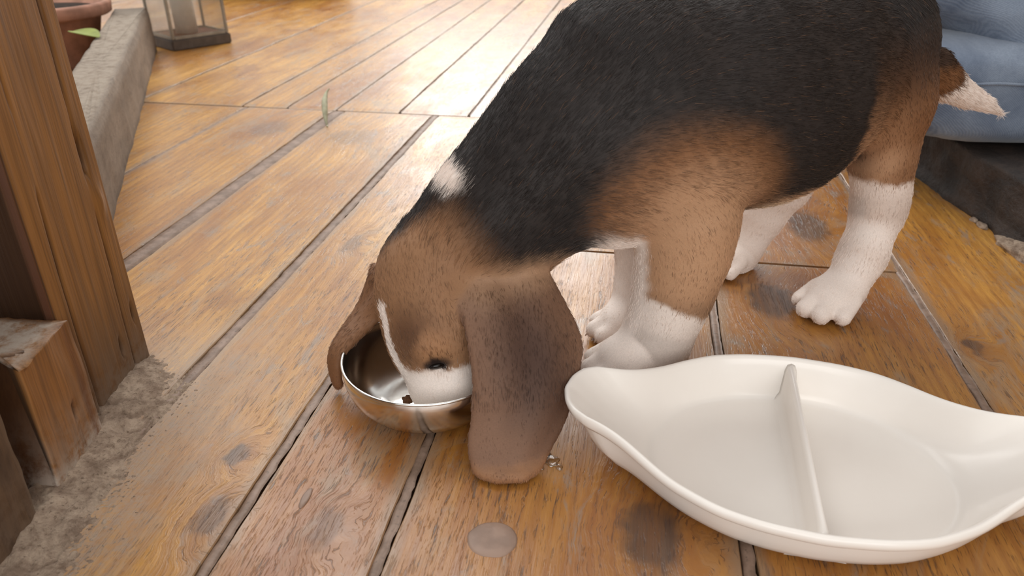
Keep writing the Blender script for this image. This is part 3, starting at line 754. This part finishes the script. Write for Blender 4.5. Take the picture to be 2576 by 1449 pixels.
body = field()
BK = DA + np.array([0, 0, -0.12])
ell(body, D(0.068, -0.005, 0.232), (0.108, 0.078, 0.084), 0.03, flow=BK, part='torso')
ell(body, D(0.160, -0.010, 0.250), (0.125, 0.079, 0.086), 0.04, flow=BK, part='torso')
ell(body, D(0.155, -0.008, 0.217), (0.094, 0.077, 0.077), 0.03, flow=BK, part='torso')
ell(body, D(0.105, -0.006, 0.262), (0.090, 0.060, 0.074), 0.03, flow=BK, part='torso')
ell(body, D(0.222, -0.020, 0.256), (0.070, 0.064, 0.078), 0.04, flow=BK, part='torso')
ell(body, D(0.035, -0.004, 0.258), (0.060, 0.042, 0.056), 0.04, flow=BK, part='torso')     # withers
ell(body, D(-0.025, -0.004, 0.190), (0.050, 0.052, 0.060), 0.04, flow=BK, part='torso')    # breast
# neck, from the withers down to the head
chain(body, [(at(1560, 210, 0.672), 0.078), (at(1425, 358, 0.655), 0.067), (at(1315, 485, 0.643), 0.063), (at(1222, 575, 0.632), 0.057), (at(1130, 650, 0.622), 0.050)], 0.026, 'neck', flow=(0.55, 0.15, 0.6))
# shoulder muscle on the near side, and its mirror
ell(body, at(1640, 400, 0.640), (0.060, 0.030, 0.075), 0.03, part='shoulder', flow=DA + np.array([0, 0, -0.35]))
ell(body, D(0.04, -0.062, 0.20), (0.060, 0.030, 0.075), 0.03, part='shoulder', flow=DA + np.array([0, 0, -0.35]))
# haunches
ell(body, at(2200, 150, 0.768), (0.052, 0.034, 0.088), 0.022, part='haunch', flow=(0.5, 0.1, -0.8))
ell(body, D(0.262, -0.072, 0.215), (0.060, 0.032, 0.074), 0.035, part='haunch', flow=(0.5, 0.2, -0.8))

def paw(Fd, c, fwd, size, part):
    """four toes side by side in front of a pad; c = centre of the paw on the ground"""
    fwd = unit([fwd[0], fwd[1], 0]); sd = np.array([-fwd[1], fwd[0], 0]); s = size
    ax = [fwd, sd, UP]
    ell(Fd, c + UP * 0.60 * s - fwd * 0.10 * s, (0.88 * s, 0.78 * s, 0.56 * s), 0.010, ax, fwd + np.array([0, 0, -0.4]), part)
    for w, f, r in ((-0.70, 0.42, 0.255), (-0.25, 0.82, 0.285), (0.25, 0.82, 0.285), (0.70, 0.42, 0.255)):
        a = c + sd * w * s * 0.9 + fwd * (f - 0.55) * s + UP * 0.62 * s; b = c + sd * w * s * 1.02 + fwd * (f + 0.10) * s + UP * 0.34 * s
        cap(Fd, a, r * s * 0.95, b, r * s * 1.04, 0.0028, fwd + np.array([0, 0, -0.5]), part)
        TOES.append((b, fwd, r * s))
TOES = []
def leg(pts, pawc, fwd, size, part, kz=(0.13, 0.20)):
    global body
    Fd = field()
    chain(Fd, pts, 0.022, part)
    paw(Fd, np.array(pawc, float), fwd, size, part)
    z = AX[2][None, None, :]
    k = (0.003 + 0.032 * sm(z, *kz)).astype(np.float32)
    body = smin(body, Fd, k)
# near fore
leg([(at(1590, 420, 0.640), 0.046), (at(1730, 545, 0.634), 0.042), (at(1716, 640, 0.634), 0.0385), (at(1690, 740, 0.632), 0.0335), (at(1660, 825, 0.626), 0.0285), (at(1640, 880, 0.620), 0.0275), (at(1612, 905, 0.614), 0.0255)],
    (0.106, 0.607, 0.0), (-0.86, -0.45), 0.034, 'fore_near')
# far fore
leg([(D(0.05, -0.045, 0.185), 0.042), (at(1640, 600, 0.705), 0.034), (at(1622, 690, 0.704), 0.0255), (at(1610, 760, 0.698), 0.0235), (at(1580, 815, 0.690), 0.023)],
    (0.116, 0.680, 0.0), (-0.86, -0.45), 0.032, 'fore_far')
# near hind
leg([(at(2205, 120, 0.780), 0.052), (at(2224, 260, 0.772), 0.0425), (at(2218, 390, 0.770), 0.0300), (at(2216, 480, 0.772), 0.0245), (at(2206, 540, 0.768), 0.0225), (at(2170, 640, 0.752), 0.0215), (at(2130, 715, 0.740), 0.0235)],
    (0.352, 0.728, 0.0), (-0.78, -0.60), 0.036, 'hind_near')
cap(body, at(2238, 440, 0.776), 0.014, at(2252, 512, 0.776), 0.0105, 0.014, part='hind_near')     # hock point
# far hind
leg([(D(0.255, -0.070, 0.190), 0.050), (at(1960, 455, 0.840), 0.034), (at(1908, 545, 0.848), 0.0255), (at(1866, 625, 0.846), 0.0205), (at(1842, 668, 0.838), 0.020)],
    (0.262, 0.828, 0.0), (-0.80, -0.50), 0.030, 'hind_far')
# tail
chain(body, [(D(0.290, -0.02, 0.262), 0.030), (at(2345, 170, 0.815), 0.0205), (at(2385, 212, 0.825), 0.0185), (at(2430, 240, 0.832), 0.0135), (at(2480, 262, 0.838), 0.0085), (at(2512, 282, 0.840), 0.0035)], 0.002, 'tail')

# head: forward F points down into the bowl, U is the crown side, L the puppy's left
HC = at(1085, 785, 0.587)
F_ = unit([0.20, -0.62, -0.75]); U_ = np.array([-0.85, -0.35, 0.10]); U_ = unit(U_ - F_ * (U_ @ F_)); L_ = np.cross(U_, F_)
HA = [F_, L_, U_]
def H(f, l, u): return HC + F_ * f + L_ * l + U_ * u
bkf = -F_ + U_ * 0.1
ell(body, H(-0.006, 0, 0.002), (0.053, 0.0495, 0.044), 0.02, HA, bkf, 'head')
ell(body, H(-0.038, 0, -0.004), (0.040, 0.046, 0.042), 0.025, HA, bkf, 'head')
ell(body, H(0.028, 0, 0.006), (0.030, 0.037, 0.033), 0.02, HA, bkf, 'head')
for sg in (1, -1):
    ell(body, H(0.020, sg * 0.024, -0.012), (0.036, 0.025, 0.030), 0.02, HA, bkf + L_ * sg * 0.4, 'head')
    ell(body, H(0.034, sg * 0.023, 0.021), (0.014, 0.015, 0.013), 0.010, HA, bkf, 'head')          # brow
cap(body, H(0.042, 0, 0.002), 0.0290, H(0.066, 0, 0.006), 0.0260, 0.018, -F_, 'muzzle')
for sg in (1, -1): ell(body, H(0.064, sg * 0.013, -0.004), (0.022, 0.018, 0.022), 0.010, HA, -F_, 'muzzle')   # lips

for sg in (1, -1):                                                                                # eye sockets
    c_ = H(0.0535, sg * 0.0345, 0.0135); sl, P_ = sub(c_ - 0.02, c_ + 0.02, 0.0)
    body[sl] = -smin(-body[sl], d_ell(P_, c_ + L_ * sg * 0.003, np.array(HA), np.array([0.0040, 0.0065, 0.0085])).astype(np.float32), 0.008)
# ears: sheets sampled point by point, then thickened
def ear(Lp, Rp, th, part, belly):
    global body
    n, m = 60, 34; Lc = curve_pts(Lp, n); Rc = curve_pts(Rp, n); pts = []; dirs = []
    for i in range(n + 1):
        for j in range(m + 1):
            f = j / m; b = math.sin(math.pi * f)
            pts.append(Lc[i] * (1 - f) + Rc[i] * f + np.array(belly) * (b * math.sin(math.pi * min(1, 0.12 + i / n)) + 0.35 * math.sin(f * 9.0 + i / n * 2.0) * (1 - i / n) * b))
    P0 = np.array(pts, np.float32); P0[:, 2] = np.maximum(P0[:, 2], th + 0.0008)
    sl, G_ = sub(P0.min(0), P0.max(0), 0.02); shp = G_.shape[:3]; Q = G_.reshape(-1, 3)
    best = np.full(len(Q), 1e3, np.float32); qq = (Q ** 2).sum(1)
    for k in range(0, len(P0), 64):
        p = P0[k:k + 64]; d = qq[:, None] + (p ** 2).sum(1)[None] - 2 * Q @ p.T
        best = np.minimum(best, d.min(1))
    d = (np.sqrt(np.maximum(best, 0)) - th).reshape(shp).astype(np.float32)
    body[sl] = smin(body[sl], d, 0.007)
    PR.append(('p', (P0, th), unit(Lc[-1] + Rc[-1] - Lc[3] - Rc[3]), part))
ear([at(*p) for p in [(1150, 730, .572), (1176, 800, .540), (1192, 880, .518), (1203, 970, .500), (1197, 1060, .489), (1191, 1130, .474), (1206, 1190, .463), (1248, 1226, .456)]],
    [at(*p) for p in [(1345, 640, .605), (1400, 745, .578), (1449, 850, .552), (1444, 940, .530), (1414, 1045, .504), (1372, 1130, .481), (1342, 1192, .465), (1312, 1226, .457)]],
    0.0050, 'ear_near', (0.004, -0.010, 0.006))
ear([at(*p) for p in [(945, 670, .640), (912, 770, .628), (864, 850, .604), (844, 900, .590), (845, 950, .582), (851, 968, .580)]],
    [at(*p) for p in [(960, 780, .600), (932, 815, .594), (880, 864, .577), (853, 902, .568), (849, 950, .565), (852, 966, .566)]],
    0.0045, 'ear_far', (-0.006, 0, 0.003))
# keep everything above the boards
body = np.maximum(body, (0.0012 - AX[2])[None, None, :].astype(np.float32))

def surface_nets(d):
    s = d < 0; nx, ny, nz = d.shape
    cor = [(i, j, k) for i in (0, 1) for j in (0, 1) for k in (0, 1)]
    view = lambda A, c: A[c[0]:nx - 1 + c[0], c[1]:ny - 1 + c[1], c[2]:nz - 1 + c[2]]
    cnt = sum(view(s, c).astype(np.int8) for c in cor); act = (cnt > 0) & (cnt < 8)
    idx = np.argwhere(act); vid = np.full(act.shape, -1, np.int64); vid[act] = np.arange(len(idx))
    acc = np.zeros((len(idx), 3)); num = np.zeros(len(idx))
    dv = {c: d[idx[:, 0] + c[0], idx[:, 1] + c[1], idx[:, 2] + c[2]] for c in cor}
    for a in cor:
        for ax in range(3):
            if a[ax]: continue
            b = list(a); b[ax] = 1; b = tuple(b); va, vb = dv[a], dv[b]; m = (va < 0) != (vb < 0)
            t = np.where(m, va / np.where(m, va - vb, 1), 0); p = np.array(a, float)[None] + np.zeros((len(idx), 1)); p[:, ax] += t
            acc[m] += p[m]; num[m] += 1
    V = LO + VOX * (idx + acc / num[:, None]); F = []
    for ax in range(3):
        u, v = (ax + 1) % 3, (ax + 2) % 3
        s0 = [slice(None)] * 3; s1 = [slice(None)] * 3; s0[ax] = slice(0, -1); s1[ax] = slice(1, None)
        a = s[tuple(s0)]; b = s[tuple(s1)]; e = np.argwhere(a != b); inside = a[tuple(e.T)]
        ok = (e[:, u] > 0) & (e[:, v] > 0) & (e[:, u] < d.shape[u] - 1) & (e[:, v] < d.shape[v] - 1); e = e[ok]; inside = inside[ok]
        def cell(du, dw): q = e.copy(); q[:, u] -= du; q[:, v] -= dw; return vid[tuple(q.T)]
        quad = np.stack([cell(1, 1), cell(0, 1), cell(0, 0), cell(1, 0)], 1)
        quad[~inside] = quad[~inside][:, ::-1]; F.append(quad)
    return V, np.concatenate(F)
BV, BF = surface_nets(body)
# light smoothing over mesh edges
E_ = np.concatenate([BF[:, [0, 1]], BF[:, [1, 2]], BF[:, [2, 3]], BF[:, [3, 0]]])
deg = np.bincount(E_.ravel(), minlength=len(BV)).astype(float)[:, None]
for it in range(6):
    acc = np.zeros_like(BV)
    for k in range(3):
        acc[:, k] = np.bincount(E_[:, 0], BV[E_[:, 1], k], len(BV)) + np.bincount(E_[:, 1], BV[E_[:, 0], k], len(BV))
    BV = BV + (0.55 if it % 2 == 0 else -0.30) * (acc / deg - BV)

# ---- coat colours painted as soft spots in the puppy's own space
BLACK, BROWN, TAN, HEADB, EARB, WHITE = [np.array(lin(*c)[:3]) for c in ((46, 40, 38), (130, 90, 60), (190, 148, 114), (148, 109, 78), (128, 96, 76), (240, 226, 216))]
DARKB = np.array(lin(66, 48, 38)[:3]); CREAM = np.array(lin(206, 180, 152)[:3])
def partdist(P, parts):
    out = np.full(len(P), 9.0)
    for kind, dat, fl, part in PR:
        if part not in parts: continue
        if kind == 'c': d = d_cap(P, *dat)
        elif kind == 'e': d = d_ell(P, *dat)
        else:
            p0, th = dat; d = np.full(len(P), 1e3); 
            near = np.where(((P > p0.min(0) - 0.02) & (P < p0.max(0) + 0.02)).all(1))[0]
            if len(near):
                q = P[near]; b = np.full(len(q), 1e3)
                for k in range(0, len(p0), 128):
                    pp = p0[k:k + 128]; b = np.minimum(b, ((q ** 2).sum(1)[:, None] + (pp ** 2).sum(1)[None] - 2 * q @ pp.T).min(1))
                d[near] = np.sqrt(np.maximum(b, 0)) - th
        out = np.minimum(out, d)
    return out
def coat(P, jitter):
    """colour of the coat at points P; jitter frays the edges between colours"""
    n = len(P); col = np.tile(BLACK, (n, 1)); Pj = P + jitter
    rel = Pj - DO; s = rel @ DA; w = rel @ DN; z = Pj[:, 2]
    def put(c, m): nonlocal col; m = np.clip(m, 0, 1)[:, None]; col = col * (1 - m) + c * m
    def spot(c, ctr, r, soft, axes=None):
        q = (Pj - ctr) @ np.array(axes if axes is not None else [DA, DN, UP], float).T / np.array(r, float)
        put(c, sm(-np.linalg.norm(q, axis=1), -1 - soft, -1 + soft))
    aw = np.abs(w + 0.006)
    pd = {k: partdist(P, ks) for k, ks in dict(torso=('torso',), neck=('neck',), fore=('fore_near',), foref=('fore_far',), hind=('hind_near', 'haunch'), hindf=('hind_far',), tail=('tail',), head=('head',), muz=('muzzle',), earn=('ear_near',), earf=('ear_far',), sh=('shoulder',)).items()}
    # shoulder and upper foreleg
    q = np.stack([(s - 0.025) / 0.092, (z - 0.165) / 0.088], 1); m = sm(-np.linalg.norm(q, axis=1), -1.18, -0.72) * sm(aw, 0.022, 0.05)
    put(BROWN, m); q = np.stack([(s - 0.030) / 0.076, (z - 0.155) / 0.070], 1); m = sm(-np.linalg.norm(q, axis=1), -1.2, -0.55) * sm(aw, 0.02, 0.05); put(TAN * 0.86, m)
    leg_f = np.minimum(pd['fore'], pd['foref'])
    lf = sm(-leg_f, -0.010, -0.002) * sm(-z, -0.175, -0.13); put(TAN, lf)
    # white breast and underside
    put(WHITE, sm(-z, -0.165, -0.148) * sm(-aw, -0.050, -0.036) * sm(-s, -0.10, -0.04) * sm(s, -0.060, -0.035))
    put(TAN * 1.05, sm(-z, -0.174, -0.162) * sm(s, 0.06, 0.10) * sm(-pd['torso'], -0.01, 0.0))
    put(CREAM, sm(-z, -0.164, -0.156) * sm(s, 0.06, 0.10) * sm(-pd['torso'], -0.01, 0.0))
    # hind quarters
    hb = sm(aw, 0.020, 0.045) * sm(s, 0.200, 0.214)
    put(DARKB, hb * sm(-z, -0.315, -0.26)); put(BROWN * 1.05, hb * sm(-z, -0.285, -0.195)); put(TAN * 0.92, hb * sm(-z - 0.5 * np.maximum(s - 0.225, 0), -0.275, -0.15))
    put(TAN * 0.9, sm(-np.minimum(pd['hind'], pd['hindf']), -0.010, -0.002) * sm(-z, -0.20, -0.175) * sm(s, 0.16, 0.19) * sm(pd['torso'], 0.0, 0.012))
    put(BROWN, sm(s, 0.285, 0.31) * sm(-z, -0.28, -0.20) * 0.7 * hb)
    put(WHITE, sm(-np.minimum(pd['hind'], pd['hindf']), -0.012, -0.003) * sm(-z, -0.150, -0.143) * sm(s, 0.12, 0.16))
    put(WHITE, sm(-pd['hindf'], -0.008, 0.0) * sm(-z, -0.165, -0.15))
    # white socks in front (the mark runs higher at the front of the leg)
    sock = 0.082 - 0.45 * (s - 0.01)
    put(WHITE, sm(-leg_f, -0.012, -0.004) * sm(sock - z, -0.003, 0.004) * sm(-s, -0.13, -0.11))
    put(WHITE, sm(-pd['foref'], -0.010, -0.002) * sm(-z, -0.16, -0.14) * sm(-s, -0.13, -0.11))
    # tail: brown-black root, white tip
    tl = sm(-pd['tail'], -0.006, 0.0); tx = (Pj - at(2400, 225, 0.828)) @ unit([0.86, 0.2, -0.35])
    put(DARKB, tl * 0.8); put(BROWN, tl * sm(-tx, 0.0, 0.03) * sm(-z, -0.258, -0.246)); put(WHITE, tl * sm(tx + 0.9 * np.maximum(0.236 - z, 0), -0.014, -0.007))
    # head and the nape
    hd = (Pj - HC) @ F_
    hd = hd + 0.35 * np.maximum((Pj - HC) @ L_ - 0.01, 0)
    hm = sm(hd, -0.086, -0.055)
    inhead = sm(-np.minimum(pd['head'], pd['muz']), -0.05, -0.012)
    put(DARKB, hm * 0.6 * sm(-np.minimum(pd['head'], pd['muz']), -0.06, -0.02)); put(HEADB, sm(hd, -0.070, -0.046) * inhead)
    spot(np.array(lin(186, 148, 116)[:3]), at(1300, 690, 0.600), (0.048, 0.040, 0.024), 0.55)                                # pale patch behind the ear root
    spot(np.array(lin(98, 68, 48)[:3]), H(0.024, 0.030, 0.030), (0.020, 0.020, 0.020), 0.9, HA)                               # dark brow smudge
    spot(np.array(lin(164, 120, 84)[:3]), H(0.036, 0.036, 0.014), (0.014, 0.014, 0.014), 0.6, HA)
    for sg in (1, -1): spot(np.array(lin(40, 28, 24)[:3]), H(0.0525, sg * 0.0325, 0.0130), (0.0048, 0.010, 0.0115), 0.4, HA)
    hu = (Pj - HC) @ U_; hl = (Pj - HC) @ L_
    bw = 0.0062 + 0.10 * np.maximum(hd - 0.020, 0); put(WHITE, sm(bw - np.abs(hl - 0.0065 + 0.10 * np.clip(hd, 0, 0.05)), -0.0006, 0.0012) * sm(hd, -0.012, -0.006) * sm(hu, 0.004, 0.012) * inhead)
    put(WHITE, sm(-pd['muz'], -0.010, -0.002) * sm(hd - 0.10 * hu - 0.90 * np.abs(hl), 0.034, 0.038))
    # ears
    en = sm(-pd['earn'], -0.004, 0.0); put(EARB, en)
    spot(np.array(lin(78, 56, 46)[:3]), at(1330, 920, 0.52), (0.030, 0.05, 0.060), 0.8)
    put(np.array(lin(158, 114, 80)[:3]), en * sm(-z, -0.018, -0.006) * 0.8); put(np.array(lin(188, 150, 118)[:3]), en * sm(z, 0.105, 0.135) * 0.9)
    ef = sm(-pd['earf'], -0.004, 0.0); put(np.array(lin(126, 88, 60)[:3]), ef)
    # white fleck on the nape
    spot(WHITE, at(1122, 452, 0.620), (0.016, 0.030, 0.014), 0.25)
    return col
def tri_noise(P, sc, seed):
    o = np.random.default_rng(seed); acc = np.zeros((len(P), 3))
    for k in range(6):
        d = o.normal(size=(3, 3)) * sc * (1 + k * 0.6); acc += np.sin(P @ d + o.uniform(0, 6.28, 3)) / (1 + 0.5 * k)
    return acc / 3
vcol = coat(BV, tri_noise(BV, 120, 3) * 0.0036)

def coat_mat(name, rough):
    t = NT(name); a = t.n('ShaderNodeAttribute', attribute_name='coat')
    n = t.noise(t.scale(t.coord(), (1, 1, 1)), 900, 3, 0.6)
    t.bsdf(Base_Color=t.mix(t.step(n, 0.3, 0.7, 0, 0.25), a.outputs['Color'], t.mix(0.5, a.outputs['Color'], (0.01, 0.008, 0.006, 1))), Roughness=rough, Specular_IOR_Level=0.25); return t.m
puppy = empty('beagle_puppy', (0.2, 0.70, 0.0))
PL = np.array([0.2, 0.70, 0.0])
pb = mesh_obj('body', BV - PL, BF, coat_mat('puppy_skin', 0.6), puppy)
ca = pb.data.color_attributes.new('coat', 'FLOAT_COLOR', 'POINT'); ca.data.foreach_set('color', np.column_stack([vcol, np.ones(len(vcol))]).astype(np.float32).ravel())
tag(puppy, 'tricolour beagle puppy with long brown ears eating from the steel bowl', 'dog')

# ---- nose, eyes, claws
M_nose = plain('black_nose', lin(34, 26, 26), 0.35); M_eye = plain('dark_eye', lin(22, 16, 14), 0.12); M_claw = plain('horn_claw', lin(188, 160, 140), 0.4)
def ellmesh(name, c, axes, r, mat, parent):
    bm = bmesh.new(); bmesh.ops.create_icosphere(bm, subdivisions=3, radius=1); A = np.array(axes)
    for v in bm.verts: v.co = Vector(c - PL + (np.array(v.co) * np.array(r)) @ A)
    return bm_obj(name, bm, mat, parent)
ellmesh('nose', H(0.096, 0, 0.004), HA, (0.008, 0.012, 0.009), M_nose, puppy)
for sg in (1, -1): ellmesh('eye', H(0.0525, sg * 0.0288, 0.0125), HA, (0.0026, 0.0055, 0.0072), M_eye, puppy)
for (b, fw, r) in TOES:
    q = b + fw * r * 0.80 + UP * (-r * 0.15)
    tube('claw', [q - fw * 0.002 - PL, q + fw * 0.002 - UP * 0.0010 - PL, q + fw * 0.0042 - UP * 0.0030 - PL], [0.0016, 0.0013, 0.0005], M_claw, puppy, 7)

# ---- short coat: one strand object
bm_n = np.zeros((len(BV), 3)); me = pb.data; nn = np.empty(len(BV) * 3, np.float32); me.vertices.foreach_get('normal', nn); VN = nn.reshape(-1, 3)
T = np.concatenate([BF[:, [0, 1, 2]], BF[:, [0, 2, 3]]]); ar = 0.5 * np.linalg.norm(np.cross(BV[T[:, 1]] - BV[T[:, 0]], BV[T[:, 2]] - BV[T[:, 0]]), axis=1)
NH = 340000
ti = rng.choice(len(T), NH, p=ar / ar.sum()); r1 = np.sqrt(rng.random(NH)); r2 = rng.random(NH)
bc = np.stack([1 - r1, r1 * (1 - r2), r1 * r2], 1)
HP = np.einsum('ij,ijk->ik', bc, BV[T[ti]]); HN = np.einsum('ij,ijk->ik', bc, VN[T[ti]]); HN /= np.linalg.norm(HN, axis=1)[:, None] + 1e-9
keep = HP[:, 2] > 0.004; HP = HP[keep]; HN = HN[keep]; NH = len(HP)
# lie of the coat: flows of nearby shapes, weighted by closeness
# evaluate on mesh vertices first (cheaper), then read the nearest triangle corner
vflow = np.zeros_like(BV); wsum = np.zeros(len(BV)); nearest = np.full(len(BV), 9.0); npart = np.zeros(len(BV), int)
plist = sorted(set(p[3] for p in PR))
for kind, dat, fl, part in PR:
    if kind == 'c': d = d_cap(BV, *dat)
    elif kind == 'e': d = d_ell(BV, *dat)
    else: d = partdist(BV, (part,))
    ww_ = np.exp(-np.clip(d, -0.01, 1) / 0.006); vflow += ww_[:, None] * fl; wsum += ww_
    m = d < nearest; nearest[m] = d[m]; npart[m] = plist.index(part)
vflow /= wsum[:, None] + 1e-12
corner = T[ti][keep][np.arange(NH), bc[keep].argmax(1)]
fl = vflow[corner]; fl = fl - (fl * HN).sum(1)[:, None] * HN; fl /= np.linalg.norm(fl, axis=1)[:, None] + 1e-6
hp = np.array(plist)[npart[corner]]
ln = np.select([np.isin(hp, ['head', 'muzzle']), np.isin(hp, ['ear_near', 'ear_far']), np.isin(hp, ['fore_near', 'fore_far', 'hind_near', 'hind_far']), hp == 'tail', hp == 'neck'], [0.0058, 0.0058, 0.0055, 0.0105, 0.0105], 0.0095)
ln = np.where(HP[:, 2] < 0.05, np.minimum(ln, 0.0034), ln); ln = ln * rng.uniform(0.65, 1.25, NH)
lift = rng.uniform(0.06, 0.26, NH)
jit = rng.normal(0, 0.11, (NH, 3)) + tri_noise(HP, 90, 9) * 0.09
dr = fl + lift[:, None] * HN + jit; dr -= np.minimum((dr * HN).sum(1) - 0.06, 0)[:, None] * HN; dr /= np.linalg.norm(dr, axis=1)[:, None]
K = 4; pts = np.zeros((NH, K, 3), np.float32)
for k in range(K):
    f = k / (K - 1); pts[:, k] = HP - HN * 0.0004 + dr * (ln * f)[:, None] - HN * (ln * 0.16 * f * f)[:, None]
pts[:, :, 2] = np.maximum(pts[:, :, 2], 0.0008)
hcol = coat(HP, tri_noise(HP, 120, 3) * 0.0036 + rng.normal(0, 0.0022, (NH, 3)))
hcol *= (np.where(rng.random(NH) < 0.20, 0.58, 1.0) * rng.uniform(0.74, 1.30, NH))[:, None] ** np.where(hcol.mean(1) > 0.45, 0.22, 1.0)[:, None]
lum = hcol.mean(1); tips = (rng.random(NH) < 0.03) & (lum < 0.05); hcol[tips] = hcol[tips] * 0.4 + np.array(lin(150, 112, 84)[:3]) * 0.35
hcd = bpy.data.hair_curves.new('fur'); hcd.add_curves([K] * NH)
hcd.attributes['position'].data.foreach_set('vector', (pts - PL.astype(np.float32)).ravel())
rad = hcd.attributes.get('radius') or hcd.attributes.new('radius', 'FLOAT', 'POINT')
rad.data.foreach_set('value', np.tile(np.array([0.00016, 0.00016, 0.00013, 0.00004], np.float32), NH))
cc = hcd.attributes.new('coat', 'FLOAT_COLOR', 'CURVE'); cc.data.foreach_set('color', np.column_stack([np.clip(hcol, 0, 1), np.ones(NH)]).astype(np.float32).ravel())
def fur_mat():
    t = NT('puppy_fur'); a = t.n('ShaderNodeAttribute', attribute_name='coat')
    t.bsdf(Base_Color=a.outputs['Color'], Roughness=0.42, Specular_IOR_Level=0.35); return t.m
hcd.materials.append(fur_mat())
fur = link(bpy.data.objects.new('fur', hcd), puppy); tag(fur, 'short glossy black, brown and white coat', kind='stuff')
